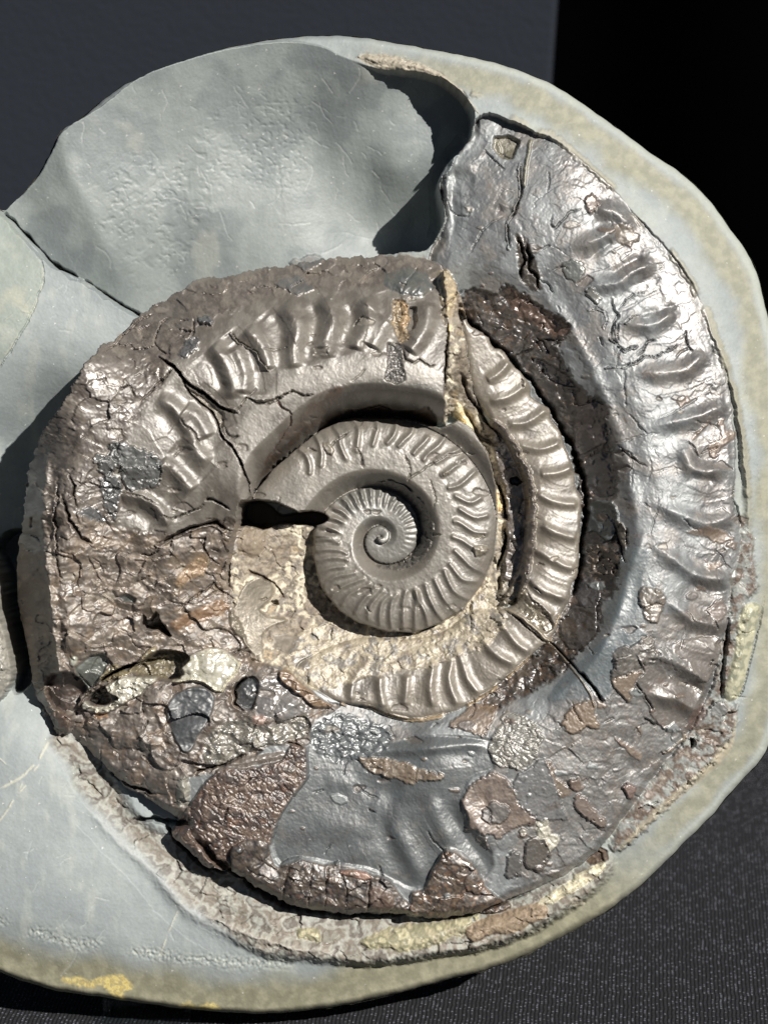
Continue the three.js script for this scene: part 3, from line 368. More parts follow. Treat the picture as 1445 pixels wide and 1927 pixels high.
// ---------------------------------------------------------------- the small coil and the innermost coils: one spiral
const SC = [717.5, 1011];
{
  const kt = [0, 0.25, 0.5, 0.75, 1, 1.25, 1.5, 1.75, 2, 2.25, 2.5, 2.75, 3, 3.25], kr = [7, 11, 15, 21, 29, 48, 71, 92, 127, 181, 217, 229, 262, 340].map(Math.log), kz = [10, 8, 6, 3, 1, 2, 5, 9, 16, 30, 40, 45, 47, 47];
  const at = (k, t) => { const x = clamp(t / 0.25, 0, 12.999), i = Math.floor(x), f = x - i, p = (n) => k[clamp(n, 0, 13)]; return p(i) + 0.5 * f * (p(i + 1) - p(i - 1) + f * (2 * p(i - 1) - 5 * p(i) + 4 * p(i + 1) - p(i + 2) + f * (3 * (p(i) - p(i + 1)) + p(i + 2) - p(i - 1)))); };
  const R = (t) => t <= 0 ? 5 : Math.exp(at(kr, t)), Z = (t) => at(kz, t), cRing = ['#837d74', '#8f877d', '#77716a'].map(C), cCore = ['#86847f', '#7b7872'].map(C), dk = C('#5c564e');
  const edge = [456,964, 480,924, 510,884, 555,845, 599,810, 644,788, 694,780, 749,784, 789,792, 829,806, 863,790, 888,806, 918,855, 933,914, 936,974, 928,1049, 908,1099, 868,1149, 829,1173, 779,1191, 729,1189, 679,1174, 639,1150, 604,1104, 590,1049, 592,994, 600,985, 560,962, 520,945, 487,942];
  const box = bounds(edge, 3);
  for (let j = box[1]; j <= box[3]; j++) for (let k = box[0]; k <= box[2]; k++) {
    const i = j * NX + k, u = U0 + k * G, v = V0 + j * G, d = signed(edge, u + WX[i], v + WY[i]); if (d < -1.5) continue;
    const m = sst(-1.5, 1.5, d), x = u - SC[0], y = v - SC[1], r = Math.hypot(x, y) + 1e-6, ph = ((Math.atan2(y, -x) / (2 * Math.PI)) + 1) % 1;
    let t = ph; while (t < 3.2 && R(t) < r) t += 1;
    const r1 = R(t), r0 = t >= 1 ? R(t - 1) : 0, s = clamp((r - r0) / (r1 - r0), 0, 1.1), zt = Z(t), z0 = t >= 1 ? Z(t - 1) - 9 - 3 * sst(1.2, 2.4, t) : zt - 5;
    const wall = 0.27, up = s < wall ? Math.sin(s / wall * Math.PI / 2) ** 1.4 : 1, fall = s > 0.4 ? 0.42 * ((s - 0.4) / 0.6) ** 2 + 0.75 * (s > 0.72 ? (1 - Math.sqrt(Math.max(0, 1 - ((s - 0.72) / 0.30) ** 2))) : 0) : 0;
    const drop = t < 2 ? 0.22 * (r1 - r0) * 0.5 : mix(30, 22, sst(-80, 60, y - x * 0.7)) * (1 - 0.45 * sst(0, 140, x) * sst(60, -60, y)) * (0.75 + 0.25 * sst(2, 2.6, t));
    const fine = t > 1.25 && t < 2.02 ? 0.02 * (r1 - r0) * Math.cos(6.283 * (t * 34 + 0.5 * (s - 0.6))) * sst(0.45, 0.65, s) * sst(1.04, 0.9, s) * sst(1.35, 1.7, t) : 0;
    H[i] = mix(H[i], z0 + (zt - z0) * up - fall * drop + fine, m);
    for (let n = 0; n < ST.length; n++) ST[n][i] = mix(ST[n][i], n === 1 ? 1 : 0, m);
    const q = sst(-0.4, 0.4, fbm(u / 30, v / 30, 3, 801)), c = t < 1.9 ? cCore : cRing; tint(i, [0, 1, 2].map((w) => mix(c[0][w], c[1][w], q)), m);
    if (s < 0.14 && t > 9) tint(i, dk, 0.5 * m * sst(-0.1, 0.2, gn(u / 8, v / 8, 803)));
    if (t > 1.9) tint(i, C('#a59e93'), 0.6 * m * sst(0.26, 0.34, s) * sst(0.6, 0.46, s) * sst(-0.25, 0.15, fbm(u / 26, v / 26, 4, 805)));  // sheen of the plain band painted in as paler patches
    RO[i] = mix(RO[i], 0.52, m); ME[i] = mix(ME[i], 0.12, m); if (m > 0.5) PT[i] = t < 1.95 ? pCore : pRing;
  }
  const rib = (p, w, h) => ridge(p, w, h, { part: part('rib', pRing), jit: 0.3, ends: 0.1, skew: -0.1 });
  for (const l of [[0,300, 60,350, 85,420, 80,490], [110,195, 150,270, 165,350, 155,440], [235,140, 285,210, 290,280, 345,400], [370,90, 415,170, 410,260, 400,340], [530,85, 545,150, 530,220, 505,300], [668,95, 672,150, 650,220, 595,280], [790,140, 770,200, 720,250, 675,300], [895,215, 860,260, 810,310, 780,350], [1015,205, 960,280, 900,330, 845,395], [1120,295, 1000,360, 925,405], [1150,355, 1050,440, 965,495], [1220,445, 1100,550, 1010,575], [1255,630, 1170,670, 1055,615], [1300,755, 1200,770, 1085,705], [1300,875, 1200,870, 1100,805, 1050,800], [1290,1005, 1200,980, 1120,930, 1035,895]]) rib(P(560, 760, 3.6125, l), 5.6, 5);
  for (const l of [[1280,290, 1180,240, 1110,170, 1055,120], [1240,340, 1130,330, 1070,270, 1025,210], [1195,475, 1080,420, 1020,330, 995,250], [1100,570, 1010,480, 960,390, 925,310], [1005,620, 940,540, 890,440, 865,350], [890,665, 870,560, 825,470, 805,390], [800,680, 800,560, 810,450, 790,380], [720,680, 718,560, 720,470, 742,395], [640,675, 630,570, 640,480, 685,415], [560,650, 560,560, 580,480, 645,425], [480,610, 490,520, 540,450, 595,395], [385,570, 430,490, 480,430, 545,375], [295,515, 350,430, 430,390, 505,345], [225,445, 300,380, 390,340, 465,315], [165,375, 250,310, 340,290, 405,278], [135,295, 220,250, 335,238], [120,205, 210,180, 290,180, 355,200], [118,132, 210,120, 290,130, 345,160], [120,65, 210,60, 295,80]]) rib(P(560, 1000, 3.6125, l), 5.4, 4.8);
  for (const l of [[145,852, 230,850, 305,890], [190,790, 260,780, 325,810], [230,720, 290,720, 345,755], [290,635, 340,670, 362,725], [350,595, 390,640, 402,695], [420,570, 440,620, 440,665], [490,562, 500,600, 500,645], [565,555, 566,600, 560,640], [690,600, 665,640, 640,665], [760,660, 720,680, 690,695]]) ridge(P(560, 760, 3.6125, l), 4, 4.6, { part: part('rib', pCore), jit: 0.3, ends: 0.3 });
  // dark crusty filling in the seam of the innermost coils
  region(P(560, 860, 4.25, [640,190, 740,185, 860,230, 960,320, 1040,430, 1090,560, 1080,660, 1030,760, 960,840, 880,890, 760,905, 660,890, 640,862, 760,862, 860,830, 930,760, 985,650, 985,560, 940,450, 870,340, 800,270, 700,235]), { jit: 2.2, blend: 1.5, dz: (u, v) => 3 + 4 * facets(u / 8, v / 8, 811, 1.1), ro: 0.5, me: 0.1, col: ['#6a6560', '#77726c', '#625d57', '#7b776f'], cs: 8, sty: 'rock' });
  crack(P(560, 860, 4.25, [640,200, 740,178, 860,225, 930,280]), 1.5, 8, { jit: 1 });
  vein(P(560, 760, 3.6125, [590,520, 630,515, 700,535, 740,555]), 1.5, 2, '#9a9182', { jit: 1 });
  for (const l of [[830,470, 870,430, 920,400, 965,380, 1010,350, 1060,345, 1130,325], [740,530, 780,490, 830,465], [470,1380, 500,1420]]) crack(P(560, 760, 3.6125, l), 1.3, 5, { jit: 1.6 });
  for (const [a] of [[[1180,900, 1210,880, 1270,880, 1280,905, 1230,915, 1195,930]], [[1190,970, 1250,960, 1300,985, 1270,1020, 1215,1040]], [[180,260, 215,265, 245,320, 235,345, 200,340, 180,300]], [[980,470, 1020,450, 1030,475, 990,492]]]) region(P(560, 760, 3.6125, a), { jit: 2.5, blend: 1.2, dz: 2.5, sty: 'rock', col: ['#7c7466', '#9b9182', '#6d5f55'], cs: 5 });
}

// ---------------------------------------------------------------- the raised, broken coil
const HI = [826,500, 800,490, 740,486, 700,492, 660,488, 560,500, 480,512, 424,527, 384,528, 352,548, 329,561, 300,580, 287,588, 256,606, 242,623, 208,647, 187,668, 166,699, 149,730, 128,768, 104,799, 83,844, 66,889, 58,961, 44,1027, 34,1094, 36,1138, 49,1204, 62,1271, 75,1319, 95,1350, 102,1377, 118,1384, 133,1378, 142,1345, 160,1310, 178,1290, 215,1262, 260,1245, 310,1236, 370,1230, 420,1228, 462,1238, 470,1220, 448,1170, 432,1120, 434,1060, 440,1010, 452,985, 462,960, 480,926, 506,884, 552,845, 596,812, 640,786, 694,778, 749,782, 789,790, 826,800, 838,770, 834,720, 842,640, 838,560];
{
  const z = surf([830,505,22, 740,495,16, 660,497,16, 560,508,18, 480,520,22, 400,537,26, 300,592,34, 240,624,44, 210,650,72, 187,672,104, 167,702,122, 150,737,120, 130,770,116, 100,815,92, 72,892,60, 48,1020,10, 38,1100,-20, 50,1200,-16, 75,1310,0, 110,1375,10,
    780,540,60, 680,545,62, 580,555,66, 480,580,74, 400,620,88, 330,670,100, 260,720,108, 205,775,116, 150,840,118, 112,900,112, 770,640,100, 650,640,101, 540,650,102, 440,700,108, 770,590,84, 650,590,85, 540,600,88, 380,780,106, 310,830,114, 230,870,114, 400,860,110,
    800,712,110, 700,702,112, 600,712,113, 520,742,113, 460,800,112, 436,900,112, 800,790,100, 700,775,104, 600,800,106, 510,870,110, 460,930,110,
    92,950,106, 89,1049,98, 98,1120,90, 105,1190,80, 118,1260,62, 200,1000,92, 320,1000,90, 420,970,86, 150,1100,78, 250,1100,70, 350,1100,62, 430,1100,28, 430,1200,28, 180,1200,62, 300,1200,46, 150,1290,34, 130,1360,24, 200,940,98, 300,940,100]);
  const inner = smooth([470,950, 480,926, 506,884, 552,845, 596,812, 640,788, 694,780, 749,784, 789,792, 830,806], false), wall = (u, v) => { const q = lineDist(inner, u, v, false).d / (48 + 12 * sst(470, 600, u)); return q >= 1 ? 1 : mix(1, Math.sin(q * Math.PI / 2) ** 1.15, sst(446, 492, u) * sst(950, 905, v)); };
  region(HI, { z: (u, v) => { const k = wall(u, v); return k >= 1 ? z(u, v) : mix(-2, z(u, v), k); }, jit: 3.4, blend: 1.6, sty: 'shell', part: pHigh, ro: 0.52, me: 0.12, col: ['#827a70', '#8d867d', '#756d64', '#90897f'], cs: 60 });
  const rib = (x, y, s, l, w, h) => ridge(P(x, y, s, l), w, h, { part: part('rib', pHigh), skew: -0.2, jit: 0.8, ends: 0.12 });
  for (const l of [[190,330, 270,430, 285,530, 258,650, 275,775], [470,285, 522,400, 520,480, 478,580, 500,710], [735,285, 768,390, 752,480, 700,560, 675,650], [905,440, 850,520, 790,630], [1185,320, 1150,500, 1040,660]]) rib(480, 480, 3.6125, l, 21, 18);
  for (const l of [[1060,230, 1150,330, 1200,430, 1230,550], [800,360, 880,460, 935,600, 965,770], [960,370, 1020,480, 1045,600, 1040,730], [390,750, 520,850, 580,960, 640,1050, 700,1180, 790,1255], [590,835, 700,920, 770,1060], [410,1240, 520,1320, 600,1400, 660,1460]]) rib(200, 560, 4.0139, l, 19, 17);
  rib(60, 800, 3.6125, [590,480, 700,480, 800,520, 890,600, 930,690], 13, 13);
  // patchy paler band along the inner shoulder, its bright sheen painted into the colour
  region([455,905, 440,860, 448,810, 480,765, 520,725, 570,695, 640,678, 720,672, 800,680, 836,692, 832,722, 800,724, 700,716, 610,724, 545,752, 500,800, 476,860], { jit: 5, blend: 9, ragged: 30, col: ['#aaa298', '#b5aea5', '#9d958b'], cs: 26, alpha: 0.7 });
  // hollows between the deep ribs
  for (const [l, w, h] of [[[400,820, 480,900, 560,1000, 570,1080], 18, -8], [[470,1270, 500,1360, 540,1440], 18, -8], [[760,440, 830,560, 900,720], 12, -7], [[180,1600, 270,1640, 380,1710], 22, -8]]) ridge(P(200, 560, 4.0139, l), w, h, { jit: 1 });
  for (const [l, w, h] of [[[380,330, 420,440, 410,560, 380,650], 15, -8], [[640,330, 660,440, 640,560, 610,640], 15, -8], [[120,400, 180,520, 200,640], 15, -6]]) ridge(P(480, 480, 3.6125, l), w, h, { jit: 1 });
  // rough outer (venter) margin of the coil
  region([826,500, 740,486, 660,488, 560,500, 424,527, 329,561, 256,606, 187,668, 149,730, 104,799, 66,889, 58,961, 120,980, 190,990, 235,960, 215,900, 225,850, 250,800, 275,760, 300,730, 320,690, 360,640, 380,610, 420,590, 470,570, 540,555, 610,545, 700,540, 780,545, 826,545], { jit: 7, blend: 8, sty: 'rock', ro: 0.5, me: 0.1, col: ['#7c7268', '#8a7f74', '#6d635b', '#827870', '#918679'], cs: 34 });
  // blackish smooth chips
  for (const [x, y, s, p, h, c] of [
    [200, 560, 4.0139, [600,340, 650,295, 690,310, 690,390, 640,440, 570,460, 550,430], 3, ['#55565a', '#64666a']], [200, 560, 4.0139, [700,150, 760,140, 830,160, 800,200, 740,205, 700,185], 5, ['#50545c', '#6b6f76']],
    [60, 800, 3.6125, [540,120, 620,110, 690,150, 860,200, 890,300, 880,400, 760,440, 680,440, 620,380, 600,280, 560,330, 480,330, 430,250, 430,200, 520,210], 4, ['#5a5d5e', '#6b6f70', '#4d5051']], [60, 800, 3.6125, [310,590, 400,560, 470,580, 510,640, 480,690, 360,680, 310,650], 3, ['#5a5e62', '#686c70']],
    [60, 800, 3.6125, [480,360, 540,330, 610,370, 600,440, 580,560, 560,640, 500,560, 470,450], 3, ['#585c5f', '#6a6d70']], [200, 560, 4.0139, [20,1110, 90,1080, 110,1180, 90,1260, 50,1320, 10,1330], -3, ['#4b4c4c', '#5a5b5a']]])
    region(P(x, y, s, p), { jit: 5, blend: 2.2, dz: (u, v) => h + 4 * facets(u / 17, v / 17, 911, 0.9), sty: 'rock', ro: 0.42, me: 0.05, alpha: 0.8, ragged: 16, col: c, cs: 14, part: part('shell_flake', pHigh) });
  for (const p of [[440,170, 560,130, 640,200, 560,230], [500,50, 640,10, 720,60, 600,110]]) region(P(350, 470, 2.627, p.map((n, i) => n)), { jit: 4, blend: 2, dz: 3, col: ['#5f6468', '#7a7672'], cs: 12, alpha: 0.7 });
  // plates of the outer margin
  for (const l of [[365,330, 380,280, 420,200, 480,160], [365,330, 385,370, 425,410, 460,430], [660,150, 665,240, 650,290, 600,330], [0,430, 110,330, 260,200, 380,140], [110,690, 190,660, 210,740], [260,790, 330,720, 380,650, 460,600, 520,520]]) crack(P(200, 560, 4.0139, l), 2, 6, { jit: 2.5 });
  // long cracks
  crack(P(200, 560, 4.0139, [425,465, 500,512, 560,565, 590,640, 640,730, 720,800, 800,860, 840,940, 855,1010, 885,1065, 950,1130, 1010,1220, 1050,1320, 1080,1400, 1100,1480, 1110,1530]), 2.4, 18, { jit: 1.6, lip: -3 });
  crack(P(200, 560, 4.0139, [425,462, 520,525, 600,630, 660,680, 740,725, 800,770, 860,825, 910,845, 970,865]), 3.6, 24, { jit: 1.6, lip: -5 });
  region(P(200, 560, 4.0139, [600,670, 660,710, 760,760, 850,840, 890,880, 880,980, 850,960, 800,850, 700,780, 640,720]), { jit: 1, blend: 1.5, dz: -6, col: ['#928878', '#a3998a'], cs: 12, sty: 'plain' });
  crack(P(200, 560, 4.0139, [970,865, 1020,820, 1060,745, 1140,690]), 1.4, 5, { jit: 2 });
  crack(P(200, 560, 4.0139, [1060,750, 1130,790, 1220,800, 1290,770, 1330,750]), 3, 10, { jit: 2.5, lip: -3 });
  crack(P(480, 480, 3.6125, [0,990, 60,1000, 150,975, 210,940, 250,920, 330,960, 400,950]), 2, 8, { jit: 2.5 });
  crack(P(480, 480, 3.6125, [150,985, 190,1040, 250,1080, 240,1160, 200,1230, 60,1420]), 1.8, 6, { jit: 2.5, col: '#6a3a28' });
  crack(P(200, 560, 4.0139, [570,920, 590,960, 640,990, 680,1040, 720,1110]), 1.4, 6, { jit: 2 });
  crack(P(200, 560, 4.0139, [890,960, 920,1040, 970,1060, 1000,1040]), 1.6, 6, { jit: 2.5 });
  crack(P(200, 560, 4.0139, [510,1200, 550,1160, 590,1140]), 1.2, 4, { jit: 2 });
  crack(P(200, 560, 4.0139, [950,270, 1000,330, 1080,380, 1140,410, 1170,480, 1230,540]), 2, 7, { jit: 2, lip: 4 });
  crack(P(480, 480, 3.6125, [1000,640, 1020,700, 1080,735, 1120,710, 1190,755, 1225,750]), 2, 7, { jit: 2 });
  crack(P(480, 480, 3.6125, [660,860, 710,820, 750,770]), 1.2, 4, { jit: 1.5 });
  crack(P(60, 800, 3.6125, [600,460, 680,470, 760,490, 860,540]), 1.6, 5, { jit: 2.5 });
  // crumbling strips with light mineral near the vein
  region(P(480, 480, 3.6125, [950,300, 1010,320, 1050,400, 1040,500, 1060,560, 1000,600, 960,540, 930,450, 940,360]), { jit: 3, blend: 2, dz: (u, v) => -3 + 5 * facets(u / 9, v / 9, 921, 1), col: ['#8d7a62', '#b39c7a', '#6c5d4e'], cs: 9, sty: 'rock', part: part('crumbling_strip', pHigh) });
  region(P(480, 480, 3.6125, [900,600, 990,600, 1000,720, 1020,850, 960,880, 880,850, 900,740]), { jit: 2, blend: 1.6, dz: (u, v) => -3 + 3 * gn(u / 5, v / 5, 923), col: ['#6b6763', '#7c7772'], cs: 12, sty: 'rock', ro: 0.45 });
  region(P(480, 480, 3.6125, [990,320, 1040,340, 1045,420, 1030,490, 1000,540, 985,480, 1000,400]), { jit: 2, blend: 1.5, dz: 3, col: ['#cfae80', '#bb9a70', '#dcc39a'], cs: 8, sty: 'cream' });
  region(P(480, 480, 3.6125, [1050,360, 1090,350, 1100,450, 1060,520, 1040,520]), { jit: 1.5, blend: 1.2, dz: -9 });
  region(P(350, 470, 2.627, [980,120, 1100,95, 1190,120, 1230,190, 1170,230, 1060,220, 980,180]), { jit: 3, blend: 3, dome: 9, domeW: 14, ro: 0.42, me: 0.2, sty: 'flaky', col: ['#666a6a', '#7b7a74'], cs: 14 });
  region([836,505, 852,520, 858,560, 850,600, 838,620, 832,590, 826,560, 822,520], { jit: 3, blend: 3, dome: 8, col: ['#b8a788', '#9a8c76', '#c9b893'], cs: 12, sty: 'cream' });
  // dark smooth umbilical wall and its rust
  region(P(350, 470, 2.627, [380,1110, 430,980, 520,870, 600,790, 690,700, 770,690, 775,790, 740,830, 640,870, 560,930, 480,1000, 420,1080, 395,1110]), { jit: 6, blend: 8, ragged: 24, alpha: 0.85, col: ['#5e493a', '#6f5440', '#4e4138', '#7c5233'], cs: 18, sty: 'flaky', ro: 0.42, me: 0.1 });
  region(P(350, 470, 2.627, [770,690, 860,650, 1000,650, 1150,660, 1250,700, 1250,770, 1180,790, 1060,800, 960,770, 860,800, 780,795]), { jit: 2, blend: 4, col: ['#65615a', '#716b62'], cs: 30, alpha: 0.8, ro: 0.44 });
  region(P(480, 480, 3.6125, [620,1060, 740,1040, 860,1010, 960,1060, 1100,1050, 1180,1030, 1230,1120, 1200,1170, 1100,1130, 1000,1110, 860,1110, 740,1110, 640,1095]), { jit: 2, blend: 1.5, dz: -7, col: ['#54402f', '#6b5238', '#3f342c'], cs: 9, sty: 'rock' });
  crack(P(480, 480, 3.6125, [600,1050, 700,1050, 850,1015, 940,1055, 1080,1055]), 2, 9, { jit: 1.4 });
  vein(P(480, 480, 3.6125, [600,1046, 700,1042, 850,1006, 940,1048, 1080,1048]), 1.6, 2.5, '#a79a86', { jit: 1.4 });
}
// ---------------------------------------------------------------- broken end of the raised coil
{
  region([58,975, 120,960, 200,985, 260,1000, 330,1005, 380,990, 440,975, 470,985, 448,1010, 440,1060, 432,1120, 448,1170, 470,1220, 462,1240, 420,1228, 370,1230, 310,1236, 260,1245, 215,1262, 178,1290, 142,1345, 128,1384, 100,1380, 75,1319, 49,1204, 36,1138, 34,1094, 44,1027], { jit: 5, blend: 4, sty: 'rock', part: pRough, ro: 0.56, me: 0.12, col: ['#807367', '#918376', '#71655b', '#857463', '#998c7e'], cs: 40, dz: (u, v) => 9 * fbm(u / 60, v / 42, 4, 951) + 8 * facets(u / 88 + 0.6 * gn(u / 50, v / 50, 952), v / 62 + 0.6 * gn(u / 50, v / 50, 953), 954, 0.9, 0.25) });
  ridge([100,850, 91,916, 87,983, 89,1049, 99,1116, 103,1182, 114,1249, 120,1290], 8, 13, { jit: 4, ends: 0.1, col: C('#9a9187'), alpha: 0.6 });
  crack([112,900, 106,983, 110,1049, 116,1100], 2.4, 7, { jit: 5 });
  crack(P(60, 800, 3.6125, [210,480, 240,560, 250,640, 300,700, 340,770, 410,800]), 4, 16, { jit: 3 });
  crack(P(60, 800, 3.6125, [260,330, 300,410, 280,480, 310,560]), 2.5, 10, { jit: 3 });
  crack(P(60, 800, 3.6125, [860,805, 940,770, 1040,715, 1120,690, 1200,665, 1250,660, 1310,700]), 4.5, 26, { jit: 2, lip: 5 });
  crack(P(60, 800, 3.6125, [1180,500, 1240,510, 1300,530, 1350,570]), 3, 14, { jit: 2.5 });
  crack(P(60, 800, 3.6125, [1130,770, 1170,830, 1200,890, 1280,950]), 1.8, 7, { jit: 3 });
  crack(P(60, 800, 3.6125, [740,870, 800,890, 860,850]), 2, 7, { jit: 3 });
  crack(P(60, 800, 3.6125, [1000,1270, 1080,1180, 1180,1130, 1230,1080, 1380,1190]), 2, 8, { jit: 3 });
  crack(P(60, 1130, 3.6125, [410,330, 500,325, 560,310]), 1.6, 6, { jit: 2 });
  crack(P(60, 800, 3.6125, [880,620, 960,640, 1060,600, 1160,540]), 2, 7, { jit: 3 });
  region(P(60, 800, 3.6125, [760,1290, 800,1330, 850,1270, 880,1340, 950,1430, 900,1420, 850,1390, 790,1390, 760,1370]), { jit: 1.2, blend: 1.5, dz: -42 });
  region(P(60, 800, 3.6125, [580,1170, 650,1150, 710,1180, 700,1210, 620,1200]), { jit: 1, blend: 2, dz: -7, col: ['#5f615e'], cs: 9 });
  region(P(60, 800, 3.6125, [1080,930, 1150,880, 1200,910, 1180,1000, 1100,1040, 1010,1100, 980,1060, 1030,980]), { jit: 3, blend: 3, col: ['#b49a7c', '#a08468', '#c4ad8c'], cs: 9, sty: 'cream' });
  region(P(60, 800, 3.6125, [1150,1230, 1260,1190, 1350,1230, 1300,1290, 1180,1330, 1080,1360, 980,1390, 960,1330, 1060,1280]), { jit: 3, blend: 3, col: ['#765438', '#8a6a4a', '#5d4733'], cs: 14 });
  region(P(60, 1130, 3.6125, [360,290, 430,230, 520,160, 560,180, 540,270, 450,310, 380,330]), { jit: 2, blend: 2, dome: 6, sty: 'plain', col: ['#776c62', '#8a7d72'], cs: 14 });
  region(P(60, 1130, 3.6125, [290,450, 400,380, 510,350, 520,430, 470,520, 420,590, 360,600]), { jit: 2, blend: 2, dz: -5, sty: 'plain', ro: 0.42, col: ['#616560', '#71746e'], cs: 14 });
  region(P(60, 1130, 3.6125, [265,400, 285,375, 315,380, 315,420, 290,450, 268,435]), { jit: 0.6, blend: 1.2, dome: 6, col: ['#a5a79c', '#b7b6a8'], cs: 9, sty: 'plain' });
  region(P(60, 1130, 3.6125, [120,520, 200,480, 290,500, 370,600, 330,660, 300,780, 240,760, 160,730, 110,640]), { jit: 3, blend: 3, dz: -16, col: ['#43352c', '#523f33'], cs: 14 });
  region(P(60, 1130, 3.6125, [150,760, 230,760, 295,800, 290,890, 230,900, 140,870, 130,810]), { jit: 2, blend: 2, dome: 9, col: ['#5d4a3d', '#6d5848'], cs: 8, sty: 'rock' });
  // dark slit under the broken end of the small coil
  region(P(0, 850, 2.258, [1028,222, 1060,212, 1100,210, 1150,235, 1190,268, 1230,265, 1300,255, 1370,262, 1392,290, 1340,312, 1260,306, 1190,306, 1130,326, 1110,326, 1030,292]), { jit: 1.2, blend: 1.6, z: () => -95, part: pVein, col: ['#75695c'], cs: 9 });
  region(P(430, 980, 3.905, [50,150, 120,60, 250,40, 290,80, 270,180, 240,250, 170,270, 100,250, 60,220]), { jit: 4, blend: 3, dome: 8, domeW: 12, sty: 'rock', col: ['#7d7063', '#8b7f70'], cs: 14 });
  region(P(430, 980, 3.905, [110,480, 220,420, 310,440, 330,520, 290,600, 240,650, 290,700, 410,710, 420,740, 320,780, 250,850, 260,950, 190,1000, 110,880, 30,800, 10,700, 70,580]), { jit: 2, blend: 3, dz: 3, sty: 'shell', ro: 0.42, me: 0.2, col: ['#6e675c', '#7c7468'], cs: 26, part: part('shell_flake', pVein) });
  crack(P(430, 980, 3.905, [150,360, 200,395, 270,420, 330,450, 380,520, 410,570]), 2.2, 9, { jit: 2, col: '#5a3322', alpha: 0.5 });
  region(P(430, 980, 3.905, [310,590, 360,590, 370,620, 330,625]), { jit: 2, blend: 1.2, dz: -14 });
  for (const p of [[320,840, 430,830, 520,860, 500,940, 430,990, 340,930], [460,1000, 560,970, 610,1030, 590,1120, 500,1080]]) region(P(430, 980, 3.905, p), { jit: 4, blend: 3, sty: 'plain', ro: 0.45, col: ['#6d655c', '#7d746a'], cs: 14, alpha: 0.85 });
}
